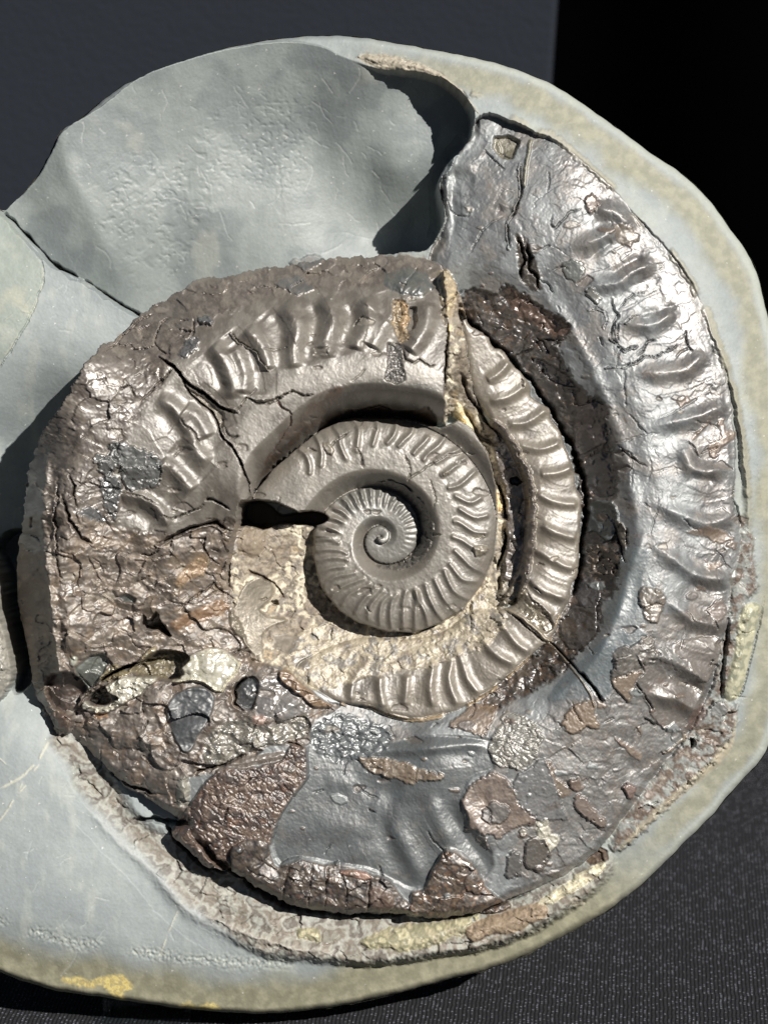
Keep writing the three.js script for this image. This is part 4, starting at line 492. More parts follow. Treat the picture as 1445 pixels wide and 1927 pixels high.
// ---------------------------------------------------------------- knobbly crust with white crystals
{
  region([133,1381, 142,1345, 160,1310, 178,1290, 215,1262, 260,1245, 310,1236, 370,1230, 420,1228, 470,1240, 520,1258, 570,1290, 610,1318, 640,1330, 610,1345, 588,1362, 582,1400, 560,1402, 520,1400, 480,1420, 440,1440, 400,1455, 353,1467, 355,1498, 350,1548, 329,1537, 271,1498, 240,1483, 209,1452, 170,1415], { jit: 3, blend: 3, sty: 'rock', part: pBlock, ro: 0.56, me: 0.12, col: ['#7a7068', '#8b8077', '#6b615a', '#806f60', '#908983'], cs: 36, dz: (u, v) => 9 * fbm(u / 60, v / 45, 4, 961) + 9 * facets(u / 84 + 0.6 * gn(u / 50, v / 50, 962), v / 64 + 0.6 * gn(u / 50, v / 50, 963), 964, 0.9, 0.25) });
  const crystal = (p, o) => region(p, { jit: 1.2, blend: 1.3, ro: 0.35, sty: 'cream', cs: 12, ...o, part: part('calcite_crystal', pBlock, o.label) });
  crystal(P(60, 1130, 3.6125, [370,680, 420,720, 500,715, 540,700, 590,660, 520,620, 500,590, 540,560, 640,520, 760,520, 850,520, 850,550, 780,590, 740,640, 660,680, 560,740, 480,770, 380,750, 345,720]), { dz: (u, v) => 9 + 4 * facets(u / 14, v / 12, 971, 1.2), col: ['#efece2', '#dcd6c6', '#f4f1e8'], label: 'white calcite crystals beside a small dark pit' });
  crystal(P(60, 1130, 3.6125, [470,520, 560,430, 600,440, 640,480, 720,420, 790,340, 850,310, 850,350, 790,400, 720,460, 640,510, 540,540, 480,555]), { dz: 8, col: ['#c4b898', '#a69777', '#d8d0b8'], label: 'thin cream calcite ledge' });
  region(P(60, 1130, 3.6125, [680,480, 780,390, 850,345, 950,340, 1050,370, 1070,400, 1010,470, 1010,520, 950,540, 870,530, 850,515, 760,515]), { jit: 1.5, blend: 2, dz: -30, col: ['#6b6250', '#7d7258', '#594f40'], cs: 12, sty: 'cream' });
  crystal(P(60, 1130, 3.6125, [1020,430, 1090,370, 1180,330, 1260,325, 1340,360, 1410,420, 1400,480, 1330,540, 1300,610, 1250,610, 1170,560, 1080,540, 970,560, 1010,520, 1040,490]), { jit: 1, dz: (u, v) => 6 + 3 * facets(u / 22, v / 26, 975, 0.8), sty: 'plain', ro: 0.3, col: ['#d5d2c2', '#e4dfcf', '#c9c2aa'], label: 'largest pale calcite crystal with a bright edge' });
  vein(P(60, 1130, 3.6125, [970,550, 1080,535, 1170,555, 1250,610, 1300,615, 1330,545, 1400,480, 1412,425]), 3, 3, '#e9e2c8', { jit: 1 });
  region(P(60, 1130, 3.6125, [380,660, 440,610, 500,590, 520,640, 530,690, 490,715, 420,705, 385,690]), { jit: 1.5, blend: 1.4, dz: -26, col: ['#4a4236'], cs: 8 });
  region(P(60, 1130, 3.6125, [430,770, 500,765, 520,790, 470,805, 430,790]), { jit: 3, blend: 3, col: ['#b07a4c', '#c79a6c'], cs: 8, alpha: 0.8 });
  region(P(60, 1130, 3.6125, [950,670, 1010,620, 1090,590, 1170,590, 1240,650, 1230,740, 1190,830, 1130,920, 1090,1010, 1040,1030, 980,950, 930,830, 920,740]), { jit: 1.2, blend: 1.6, dz: 4, sty: 'stone', ro: 0.55, col: ['#54575a', '#5f6265'], cs: 14, part: part('dark_patch', pBlock, 'smooth dark grey oval patch in the brown crust') });
  region(P(60, 1130, 3.6125, [750,690, 760,590, 850,540, 950,540, 960,620, 920,700, 880,760, 830,790, 770,760]), { jit: 3, blend: 3, dome: 9, domeW: 16 });
  crack(P(60, 1130, 3.6125, [755,680, 750,740, 760,770]), 1.6, 7, { jit: 2 });
  ridge(P(60, 1130, 3.6125, [880,700, 870,790, 900,860, 940,920, 900,980]), 6, 5, { jit: 3 });
  crack(P(60, 1130, 3.6125, [530,1180, 600,1220, 660,1250, 760,1290, 830,1310]), 3.5, 13, { jit: 3 });
  ridge(P(60, 1130, 3.6125, [700,820, 760,950, 880,980, 910,1020]), 5, 4, { jit: 3 });
  crack(P(60, 1130, 3.6125, [1110,1180, 1180,1140, 1280,1130, 1380,1080, 1450,1050]), 3.5, 14, { jit: 3 });
  region(P(60, 1130, 3.6125, [1000,1200, 1060,1190, 1075,1260, 1060,1380, 1000,1420, 980,1330]), { jit: 3, blend: 2, dome: 7, col: ['#8d8a80', '#a19d92'], cs: 9, sty: 'rock' });
  // dark and light block beside the crystals
  region(P(400, 1220, 4.014, [160,300, 200,260, 300,210, 350,250, 340,330, 300,460, 240,460, 190,410]), { jit: 1, blend: 1.4, dz: (u, v) => 10 - (u - 470) * -0.18 - 18, sty: 'plain', ro: 0.4, col: ['#3f4143', '#4b4d4f'], cs: 12 });
  crack(P(400, 1220, 4.014, [250,225, 190,265, 160,320, 175,380, 165,410, 230,470]), 4, 24, { jit: 1.2 });
  region(P(400, 1220, 4.014, [350,250, 480,230, 560,290, 660,380, 740,470, 730,490, 640,500, 560,560, 420,530, 330,470, 340,330]), { jit: 2, blend: 2, dome: 6, domeW: 20, sty: 'flaky', ro: 0.36, me: 0.25, col: ['#878381', '#979290', '#7a7673'], cs: 20 });
  region(P(400, 1220, 4.014, [510,170, 570,160, 640,220, 720,300, 820,380, 900,430, 880,445, 780,445, 720,400, 640,330, 560,280, 510,230]), { jit: 1.5, blend: 1.5, dz: 9, sty: 'rock', ro: 0.5, col: ['#7f6248', '#93775a', '#6b5442'], cs: 10, part: part('shell_flake', pBlock, 'brown sliver of shell slanting below the ribbed coil') });
  region(P(400, 1220, 4.014, [0,620, 120,560, 280,540, 420,600, 560,560, 690,500, 735,560, 700,660, 560,700, 420,740, 300,780, 180,840, 60,880, -60,860, -60,720]), { jit: 4, blend: 3, sty: 'rock', ro: 0.42, me: 0.2, col: ['#6d6c69', '#84807a', '#9b958a', '#5d5b59'], cs: 16, dz: (u, v) => 5 * fbm(u / 20, v / 14, 3, 981) });
  crack(P(400, 1220, 4.014, [560,712, 620,720, 680,745]), 2.4, 12, { jit: 1 });
  region(P(400, 1220, 4.014, [130,880, 240,820, 400,800, 520,770, 560,810, 480,860, 330,880, 250,910]), { jit: 2, blend: 2, dome: 6, sty: 'plain', ro: 0.42, col: ['#7d7168', '#8d837a'], cs: 12 });
  region(P(400, 1220, 4.014, [310,510, 370,495, 405,530, 390,570, 330,575, 305,545]), { jit: 2, blend: 2, dome: 3, col: ['#9d8072', '#b0948a'], cs: 8 });
}
// grey knob of stone across the gap
region([-60,1010, -20,1030, 2,1055, 7,1098, 18,1160, 27,1204, 38,1249, 27,1280, 9,1308, -30,1330, -110,1320, -170,1240, -180,1130, -130,1040], { jit: 3, blend: 2, sty: 'rock', part: pLump, ro: 0.5, me: 0.1, col: ['#85827c', '#96938c', '#77736d'], cs: 24, z: (u, v, d) => 10 + 30 * (1 - Math.exp(-Math.max(0, d) / 22)) });
region([-10,1040, 20,1000, 45,1010, 34,1094, 36,1138, 49,1204, 62,1271, 40,1300, 25,1300, 34,1260, 24,1204, 12,1150, 4,1098], { jit: 2, blend: 4, dz: -60 });

// ---------------------------------------------------------------- loose-edged plates and coloured flakes on the outermost coil
const muted = (h) => { const q = new THREE.Color(h), g = new THREE.Color('#7f7c79'); return '#' + q.lerp(g, 0.38).getHexString(); };
const flake = (x, y, s, p, h, col, o = {}) => region(P(x, y, s, p), { jit: 4.5, blend: 1.5, ragged: p.length > 14 ? 9 : 5, dz: h * 0.6, col: col.map(muted), cs: 10, alpha: 0.85, ro: 0.46, me: 0.15, sty: 'plain', ...o, part: part('shell_flake', pOuter, o.label) });
flake(860, 1300, 3.6125, [705,215, 760,140, 830,80, 910,55, 932,90, 945,250, 880,248, 790,295, 745,280, 735,240], 5, ['#947250', '#a88560', '#80664a'], { label: 'flat tan flake of shell with a ragged end' });
flake(860, 1300, 3.6125, [940,60, 1000,80, 1030,110, 960,120], 4, ['#8d7358', '#a08468']);
flake(860, 1300, 3.6125, [-20,200, 90,110, 230,85, 275,110, 240,190, 195,300, 100,282, 0,265, -60,240], 6, ['#8a6848', '#9c7a58', '#6f543c'], { label: 'rusty brown flake below the ribbed half coil' });
flake(860, 1300, 3.6125, [5,225, 90,195, 135,220, 120,255, 60,270, 10,255], 2, ['#4f4440', '#5d504a']);
flake(860, 1300, 3.6125, [35,740, 65,680, 110,615, 180,575, 245,555, 330,590, 380,640, 410,780, 540,860, 500,900, 420,930, 340,960, 270,1010, 200,970, 190,1025, 225,1070, 190,1050, 185,990, 130,960, 65,945, 70,870, 40,790], 6, ['#94796a', '#a98c78', '#7c5e4b', '#6e4f3c'], { label: 'large pinkish brown flake with a dark oval on it', cs: 16 });
flake(860, 1300, 3.6125, [170,820, 225,755, 330,768, 362,830, 300,905, 200,890, 165,860], 5, ['#454140', '#524d4b'], { label: 'dark oval chip on the pinkish flake', ro: 0.6 });
flake(860, 1300, 3.6125, [250,300, 300,190, 340,130, 430,150, 500,200, 560,260, 570,340, 550,430, 500,480, 430,540, 300,520, 225,470, 218,380], 5, ['#a9a39a', '#b8b3ab', '#918a80'], { label: 'crinkled silvery patch of shell', sty: 'crackle', me: 0.1, ro: 0.45 });
flake(860, 1300, 3.6125, [395,610, 440,540, 520,500, 590,460, 640,560, 670,660, 745,840, 700,880, 600,885, 500,840, 420,790, 385,690], 5, ['#8b8c90', '#a0a2a6', '#757577'], { label: 'pale blue-grey plates of shell', me: 0.3, sty: 'flaky' });
flake(860, 1300, 3.6125, [590,465, 640,480, 690,620, 800,680, 740,700, 690,740, 650,600], 3, ['#8c735d', '#a88f76']);
flake(860, 1300, 3.6125, [460,1050, 530,985, 570,1030, 610,1010, 640,1100, 610,1150, 560,1230, 500,1210, 465,1170], 7, ['#3d322d', '#50402f', '#463a35'], { label: 'dark brown hexagonal chip beside white mineral' });
region(P(860, 1300, 3.6125, [540,890, 610,880, 640,960, 690,1000, 660,1080, 625,1090, 600,1010, 560,1010, 535,960]), { jit: 3, blend: 2, dz: 2, col: ['#c9c4b6', '#ddd8c8'], cs: 8, sty: 'cream' });
flake(860, 1300, 3.6125, [330,1130, 400,1090, 442,1165, 425,1265, 340,1265], 6, ['#4d4846', '#5a5452'], { label: 'dark oblong chip at the foot of the coil' });
flake(860, 1300, 3.6125, [418,955, 440,938, 468,945, 475,970, 455,998, 430,992], 6, ['#b5ae9c', '#c4bdac'], { jit: 0.3 });
flake(860, 1300, 3.6125, [765,612, 820,598, 858,655, 835,690, 800,680, 770,650], 8, ['#7d5a46', '#94705a']);
flake(860, 1300, 3.6125, [790,735, 830,700, 900,770, 960,850, 1015,870, 1005,915, 940,900, 860,850, 800,800], 7, ['#84695a', '#9a7d6c']);
flake(860, 1300, 3.6125, [1122,655, 1150,622, 1220,655, 1185,745, 1150,730], 9, ['#7c4e3e', '#93604c'], { label: 'small reddish flake standing up near the rim' });
flake(860, 1300, 3.6125, [1080,310, 1130,340, 1200,380, 1255,420, 1240,480, 1180,430, 1110,370], 3, ['#a08672', '#b39a86']);
flake(860, 1300, 3.6125, [1205,235, 1230,240, 1260,300, 1245,320], 3, ['#8d755e', '#9f8770']);
flake(1040, 1020, 3.568, [860,660, 960,645, 1130,655, 1115,770, 1080,880, 1020,960, 950,900, 900,800, 800,720], 4, ['#7d7470', '#8f847c', '#6d6562'], { label: 'broad grey-brown plate with a notched upper edge', cs: 20 });
flake(1040, 1020, 3.568, [1020,460, 1080,410, 1130,380, 1160,430, 1170,500, 1090,540, 1060,500], 3, ['#8b766b', '#9b877b']);
flake(1040, 1020, 3.568, [580,380, 600,310, 680,300, 740,340, 760,400, 720,470, 690,540, 620,520, 600,440], 6, ['#7f7264', '#9a8265', '#6a625a', '#b08e66'], { label: 'knobbly ochre lump on the grey coil', sty: 'rock', cs: 8 });
flake(1040, 1020, 3.568, [400,720, 520,700, 640,640, 690,720, 690,800, 560,850, 420,910, 390,900, 420,820], 6, ['#66605a', '#787068', '#565250'], { label: 'crumpled grey-brown flake', sty: 'rock', cs: 14 });
flake(1040, 1020, 3.568, [395,920, 480,895, 520,860, 600,870, 560,930, 520,1060, 470,1030, 410,990], 4, ['#8e735b', '#a68a6e', '#735a48'], { cs: 8 });
flake(1040, 1020, 3.568, [560,950, 690,830, 800,900, 900,960, 980,990, 1030,1080, 960,1180, 900,1280, 800,1260, 690,1230, 620,1060], 3, ['#6d6661', '#7b726c', '#846a58'], { cs: 22, ragged: 16 });
crack(P(1040, 1020, 3.568, [560,945, 600,1000, 640,1070, 680,1140]), 2, 8, { jit: 2 });
crack(P(1040, 1020, 3.568, [610,1180, 650,1210, 680,1235]), 2.5, 8, { jit: 2 });
flake(1040, 1020, 3.568, [870,1270, 900,1275, 890,1330, 850,1350, 790,1400, 740,1410, 800,1370, 860,1320], 7, ['#b79a80', '#cdb7a0'], { label: 'small pale splinter at the edge of the coil' });
flake(1040, 1020, 3.568, [950,1120, 1010,1090, 1030,1150, 990,1230, 920,1270, 890,1230], 3, ['#6f5045', '#85604f']);
region(P(1040, 1020, 3.568, [920,1320, 950,1330, 955,1365, 930,1385]), { jit: 1, blend: 1.5, dz: -24 });
flake(1040, 1020, 3.568, [1040,1130, 1090,1070, 1150,1080, 1170,1140, 1100,1200, 1060,1170], 5, ['#6f7271', '#7e8180']);
// green keel splint beside the rim
region(P(1040, 1020, 3.568, [1145,1030, 1165,940, 1190,840, 1220,700, 1240,560, 1270,440, 1330,410, 1390,430, 1370,560, 1345,690, 1315,830, 1280,960, 1240,1050, 1180,1070]), { jit: 1, blend: 1.8, dome: 12, domeW: 14, sty: 'stone', ro: 0.42, part: part('green_splint', pRind, 'pale yellow-green finger-shaped splint beside the rim'), col: ['#9d9a84', '#b3b09a', '#8c8d7c', '#a9a18a'], cs: 20 });
crack(P(1040, 1020, 3.568, [1250,600, 1300,610, 1350,600]), 2, 4, { jit: 2 });
crack(P(1040, 1020, 3.568, [1420,370, 1385,560, 1350,700, 1310,860, 1270,1000, 1230,1060]), 2, 4, { jit: 0.8 });
crack(P(1040, 1020, 3.568, [1175,520, 1165,700, 1140,860, 1130,960, 1140,1050]), 4, 16, { jit: 2.5 });
// upper end of the coil beside the hollow
for (const l of [[640,400, 640,480, 655,560, 640,640, 610,720, 560,790], [560,790, 560,860, 570,960]]) crack(P(800, 200, 3.6125, l), 2.6, 9, { jit: 1.8, lip: 3 });
vein(P(800, 200, 3.6125, [720,240, 700,330, 680,430, 670,540]), 4, 4, '#95917b', { jit: 2 });
crack(P(800, 200, 3.6125, [635,900, 650,960, 680,1040, 640,1120, 650,1180]), 4, 14, { jit: 3 });
crack(P(800, 200, 3.6125, [690,950, 720,1020, 700,1100, 760,1160, 770,1240]), 4, 14, { jit: 3 });
region(P(800, 200, 3.6125, [620,860, 680,900, 740,1020, 770,1130, 790,1240, 720,1250, 650,1180, 620,1040]), { jit: 4, blend: 3, sty: 'rock', ro: 0.4, me: 0.2, col: ['#6d675f', '#57504a', '#80766a'], cs: 9 });
region(P(800, 200, 3.6125, [460,210, 560,200, 640,230, 620,300, 590,360, 520,350, 460,290]), { jit: 2, blend: 2.5, dz: -9, sty: 'rock', col: ['#6f6a58', '#807a66', '#5c574c'], cs: 9 });
for (const [l, w, d] of [[[400,300, 450,350, 500,400, 540,430], 2, 5], [[300,1000, 350,920, 390,850, 450,790, 520,760], 1.4, 4], [[140,640, 170,720, 220,750, 290,750, 310,700], 1.4, 4], [[740,980, 800,970, 850,940], 1.8, 4], [[860,740, 850,800, 880,830, 990,720, 1050,700], 1.6, 5], [[780,1180, 830,1200, 870,1270], 2, 5], [[830,450, 840,500, 825,570], 1.4, 4]]) crack(P(800, 200, 3.6125, l), w, d, { jit: 2.2 });
for (const [l, w, h] of [[[180,520, 250,500, 340,520], 16, -7], [[480,700, 540,720, 600,700], 12, -6], [[150,420, 260,400, 400,310], 14, 5], [[180,640, 240,680, 290,720], 12, 4]]) ridge(P(800, 200, 3.6125, l), w, h, { jit: 1.5 });
flake(800, 200, 3.6125, [1080,640, 1130,590, 1180,640, 1160,710, 1110,730, 1080,690], 4, ['#7a5a48', '#8f6f58']);
flake(800, 200, 3.6125, [1260,820, 1330,800, 1440,860, 1445,920, 1370,960, 1290,900], 3, ['#83705c', '#968471']);
flake(800, 200, 3.6125, [930,1060, 1000,1040, 1080,1060, 1090,1140, 1040,1190, 960,1180], 4, ['#a5aaa8', '#b7bcb9'], { me: 0.45, ro: 0.34, label: 'bright silvery scale on the upper coil' });
flake(1040, 340, 3.568, [215,740, 250,715, 290,760, 318,790, 290,825, 240,790, 205,775], 6, ['#c9c9c2', '#dcdcd6'], { me: 0.3, ro: 0.35, label: 'small bright white scale on the outer coil' });
// large broken-edged plates on the outer coil
for (const [l, w, d, lp] of [[[450,860, 490,800, 540,760, 610,750], 2, 6, 3], [[480,960, 530,910, 580,900, 640,905], 2.2, 6, 4], [[440,960, 430,1040, 440,1090], 2.2, 7, 4], [[380,1060, 430,1100, 480,1145, 560,1110], 3, 9, 5], [[350,1250, 460,1245, 560,1220, 610,1180, 680,1180, 760,1140, 820,1110], 2.2, 8, 5], [[240,870, 300,850, 350,880, 360,940, 340,990], 2, 5, 3], [[890,1010, 900,1090, 930,1150], 2.6, 9, 0], [[620,1050, 640,1080, 560,1160], 1.4, 4, 0], [[830,1180, 860,1140, 910,1130], 2, 6, 0], [[310,1040, 330,1110], 2.6, 7, 0], [[390,800, 410,860, 440,900, 400,1000, 380,1050], 3, 9, 0]]) crack(P(1040, 340, 3.568, l), w * 0.75, d * 0.7, { jit: 2.4, lip: lp * 0.7 });
for (const [l, w, d] of [[[370,60, 365,160, 385,280, 380,340], 2, 6], [[410,390, 460,440, 490,500, 540,550], 2, 7], [[290,610, 420,580, 540,550, 640,530], 1.6, 5], [[640,430, 700,400, 760,370, 860,310, 930,270], 1.8, 6], [[850,600, 890,640, 930,720], 2.6, 8], [[1180,940, 1180,1020, 1220,1080, 1240,1260], 2.6, 10], [[425,700, 430,800, 425,930], 1.6, 5], [[560,700, 570,800, 550,890], 1.4, 4], [[630,1090, 590,1170, 570,1290], 1.6, 5], [[800,1170, 860,1220, 930,1260], 2, 6], [[590,830, 680,800, 740,790, 800,810], 1.4, 4], [[1050,1400, 1090,1450, 1180,1560], 2, 6], [[290,1200, 330,1300, 360,1440, 380,1500], 3, 12]]) crack(P(1080, 680, 3.959, l), w * 0.7, d * 0.6, { jit: 2.6 });
for (const p of [[1080,440, 1120,440, 1130,520, 1190,520, 1180,580, 1100,640, 1060,720, 1010,690, 1000,620, 1060,600, 1080,520], [880,570, 930,510, 1000,440, 1010,450, 950,520, 890,590], [780,270, 850,250, 860,310, 800,340, 750,320], [920,1250, 1000,1230, 1080,1260, 1160,1290, 1190,1330, 1080,1350, 1000,1310, 930,1310], [960,1480, 1000,1510, 1060,1480, 1120,1500, 1040,1560, 1000,1560]]) flake(1080, 680, 3.959, p, 2.5, ['#8a6d58', '#a08268', '#75594a'], { cs: 6, ragged: 8 });
// rust flecks and pale grit scattered over the coils
for (let n = 0; n < 150; n++) {
  const a = h01(n, 1, 5) * 6.283, rr = 400 + 300 * h01(n, 2, 5), u = CU + 10 + Math.cos(a) * rr, v = 1010 - Math.sin(a) * rr * 1.03, r = 3 + 9 * h01(n, 3, 5) ** 2, th = h01(n, 4, 5) * 6.283, q = [];
  if (!(u > 850 || v > 1350) || u < 380 || !inside(CO, u, v)) continue;
  for (let k = 0; k < 7; k++) { const b = k / 7 * 6.283, e = r * (0.55 + 0.7 * h01(n, 10 + k, 5)); q.push(u + Math.cos(b + th) * e * 1.5, v + Math.sin(b + th) * e * 0.8); }
  region(q, { jit: 1.2, blend: 1.2, dz: 1.6, col: [['#8a7768', '#7a6658', '#a49c92', '#6d645e', '#9aa0a2'][n % 5]], cs: 5, alpha: 0.8 });
}

// ---------------------------------------------------------------- hairline cracks, scratches, chips and pale dust
const rnd = (n, k, s) => h01(n, k, s);
function wander(u, v, a, len, s) { const q = [u, v]; for (let k = 1; k <= 5; k++) { a += (h01(k, s, 61) - 0.5) * 0.9; u += Math.cos(a) * len / 5; v += Math.sin(a) * len / 5; q.push(u, v); } return q; }
for (let n = 0; n < 170; n++) {          // hairlines in the coils
  const u = 60 + 1340 * rnd(n, 1, 201), v = 500 + 1230 * rnd(n, 2, 201), i = Math.round((v - V0) / G) * NX + Math.round((u - U0) / G), q = PT[i];
  if (q === pStone || q === pHollow || q === pLump || parts[q].name === 'calcite_crystal' || (ST[1][i] > 0.5 && n % 3)) continue;
  crack(wander(u, v, 6.283 * rnd(n, 3, 201), 14 + 55 * rnd(n, 4, 201) ** 2, n), 1.6, 2.5 + 4 * rnd(n, 5, 201), { jit: 2.4 });
}
for (let n = 0; n < 150; n++) {          // small chips out of the shell, paler or rustier inside
  const u = 60 + 1330 * rnd(n, 1, 203), v = 500 + 1230 * rnd(n, 2, 203), i = Math.round((v - V0) / G) * NX + Math.round((u - U0) / G), p = PT[i];
  if (p === pStone || p === pHollow || p === pLump || parts[p].name === 'calcite_crystal') continue;
  const r = 3 + 9 * rnd(n, 3, 203) ** 2, th = rnd(n, 4, 203) * 6.283, q = []; for (let k = 0; k < 8; k++) { const b = k / 8 * 6.283, e = r * (0.5 + 0.8 * rnd(n, 20 + k, 203)); q.push(u + Math.cos(b + th) * e * 1.7, v + Math.sin(b + th) * e * 0.8); }
  region(q, { jit: 2, blend: 1.4, dz: -1.6 - 1.4 * rnd(n, 5, 203), col: [['#7d736a', '#948b80', '#6b5f56', '#a69c8e'][n % 4]], cs: 5, alpha: 0.7, sty: 'plain', ro: 0.6 });
}
for (let n = 0; n < 120; n++) {          // scratches in the bare stone
  const top = n % 2, u = top ? 150 + 600 * rnd(n, 1, 205) : -60 + 420 * rnd(n, 1, 205), v = top ? 120 + 360 * rnd(n, 2, 205) : 450 + 1350 * rnd(n, 2, 205), i = Math.round((v - V0) / G) * NX + Math.round((u - U0) / G);
  if (PT[i] !== pStone && PT[i] !== pHollow) continue;
  vein(wander(u, v, (top ? 0.9 : 2.4) + 1.2 * (rnd(n, 3, 205) - 0.5), 12 + 50 * rnd(n, 4, 205) ** 2, n + 900), 1.6, -0.35, '#b9bdbd', { jit: 1, alpha: 0.1 + 0.25 * rnd(n, 5, 205) });
}
for (let n = 0; n < 900; n++) {          // grains of pale dust
  const u = -60 + 1500 * rnd(n, 1, 207), v = 70 + 1800 * rnd(n, 2, 207), k = Math.round((u - U0) / G), j = Math.round((v - V0) / G), i = j * NX + k; if (k < 1 || j < 1 || k > NX - 2 || j > NY - 2 || DO[i] < 12) continue;
  const m = 0.25 + 0.6 * rnd(n, 3, 207) ** 2, w = [0.78, 0.78, 0.74]; tint(i, w, m); H[i] += 0.8 * m; if (rnd(n, 4, 207) > 0.75) { tint(i + 1, w, m * 0.7); tint(i + NX, w, m * 0.5); H[i + 1] += 0.5; }
}

// ---------------------------------------------------------------- fine relief of every kind of surface, and its grain
for (let j = 0, i = 0; j < NY; j++) for (let k = 0; k < NX; k++, i++) {
  H[i] *= 1.5;                 // levels above were noted in units of 0.3 mm, the plan in 0.2 mm
  if (DO[i] < -6) continue;
  const u = U0 + k * G, v = V0 + j * G, x = u + 3 * WX[i] + 9 * gn(u / 70, v / 70, 17), y = v + 3 * WY[i] + 9 * gn(u / 70, v / 70, 18), w = ST; let h = 0, gr = 0.05;
  if (w[0][i] > 0.02) h += w[0][i] * (1.6 * fbm(u / 110, v / 110, 2, 21) + 0.45 * gn(u / 24, v / 24, 23) + 0.16 * gn(u / 7, v / 7, 24) + 0.10 * gn(u / 3.6, v / 3.6, 25));
  if (w[1][i] > 0.02) { h += w[1][i] * (0.9 * fbm(u / 48, v / 48, 2, 26) + 0.22 * gn(u / 8, v / 8, 27) + 0.17 * gn(u / 3.8, v / 3.8, 28)); gr += 0.05 * w[1][i]; tint(i, PAL[3], 0.3 * w[1][i] * sst(0.12, 0.5, fbm(x / 34, y / 34, 4, 29))); tint(i, PAL[2], 0.22 * w[1][i] * sst(0.15, 0.5, fbm(x / 20, y / 20, 4, 30))); }
  if (w[2][i] > 0.02) {
    const n = fbm(x / 85, y / 85, 4, 61) * 4.2, f = n - Math.floor(n), n2 = fbm(x / 24, y / 24, 3, 65) * 2.6, f2 = n2 - Math.floor(n2), c = cells(x / 52, y / 52, 66), e = c.f2 - c.f1;
    h += w[2][i] * (0.8 * (Math.floor(n) + sst(0.45, 0.55, f)) + 0.25 * (Math.floor(n2) + sst(0.4, 0.6, f2)) * sst(-0.1, 0.3, gn(u / 80, v / 80, 64)) + 2.2 * fbm(u / 85, v / 85, 2, 67) - 1.3 * (1 - sst(0.0, 0.04, e)) * sst(0.15, 0.4, gn(u / 70, v / 70, 68)) + 0.26 * gn(u / 9, v / 9, 69) + 0.16 * gn(u / 4, v / 4, 70)); gr += 0.06 * w[2][i];
    const bl = w[2][i] * sst(0.25, 0.5, fbm(x / 20, y / 20, 3, 71)); tint(i, PAL[0], 0.55 * bl); tint(i, PAL[1], 0.4 * w[2][i] * sst(0.3, 0.55, fbm(x / 30, y / 30, 3, 72)));
  }
  if (w[3][i] > 0.02) {
    const A = 0.25 + 0.95 * sst(-0.25, 0.45, fbm(u / 75, v / 75, 3, 80)); h += w[3][i] * (8 * facets(x / 52, y / 36, 81, 1.0, 0.2) + 3 * A * facets(x / 25, y / 14, 82, 1.1, 0.3) + 1.2 * A * A * facets(x / 8, y / 7, 83, 1.1, 0.4) + 3.2 * fbm(u / 34, v / 30, 4, 84) - 2.2 * A * Math.abs(gn(x / 22, y / 18, 88)) + 0.32 * gn(u / 3.8, v / 3.8, 85)); RO[i] += w[3][i] * (0.26 * fbm(u / 28, v / 28, 3, 89)); gr += 0.12 * w[3][i];
    tint(i, PAL[2], 0.3 * w[3][i] * sst(0.3, 0.6, fbm(x / 12, y / 12, 3, 86))); tint(i, PAL[3], 0.35 * w[3][i] * sst(0.32, 0.6, fbm(x / 15, y / 15, 3, 87)));
  }
  if (w[4][i] > 0.02) { h += w[4][i] * (4.6 * facets(x / 24, y / 21, 90, 1.1) + 2.2 * facets(x / 12, y / 11, 91, 1.2) * sst(-0.4, 0.3, gn(u / 40, v / 40, 99)) + 1.2 * facets(x / 6, y / 6, 92, 1.2) + 6.5 * fbm(u / 36, v / 36, 4, 93) + 0.6 * gn(u / 3.6, v / 3.6, 94)); gr += 0.14 * w[4][i]; }
  if (w[5][i] > 0.02) {
    const c = cells(x / 27 + 0.5 * gn(u / 20, v / 20, 191), y / 22 + 0.5 * gn(u / 20, v / 20, 192), 95), e = c.f2 - c.f1, r1 = Math.exp(-((gn(x / 24, y / 17, 193) / 0.09) ** 2)), r2 = Math.exp(-((gn(x / 11, y / 9, 194) / 0.12) ** 2));
    h += w[5][i] * (-2.4 * (1 - sst(0.02, 0.14, e)) * sst(-0.3, 0.3, gn(u / 40, v / 40, 195)) - 2.6 * r1 - 1.3 * r2 + 3 * facets(x / 30, y / 24, 196, 0.9, 0.3) + 3.4 * fbm(u / 40, v / 40, 3, 96) + 0.3 * gn(u / 4, v / 4, 98)); gr += 0.1 * w[5][i];
  }
  if (w[6][i] > 0.02) h += w[6][i] * (1.1 * fbm(u / 20, v / 20, 3, 101) + 0.35 * gn(u / 6, v / 6, 102) + 0.15 * gn(u / 3.6, v / 3.6, 103));
  H[i] += h;
  const s = 1 + gr * (gn(u / 5, v / 5, 111) + 0.9 * gn(u / 2.7, v / 2.7, 112)) + 0.07 * fbm(u / 16, v / 16, 2, 113); CR[i] *= s; CG[i] *= s; CB[i] *= s * (1 + 0.02 * gn(u / 11, v / 11, 114));
}

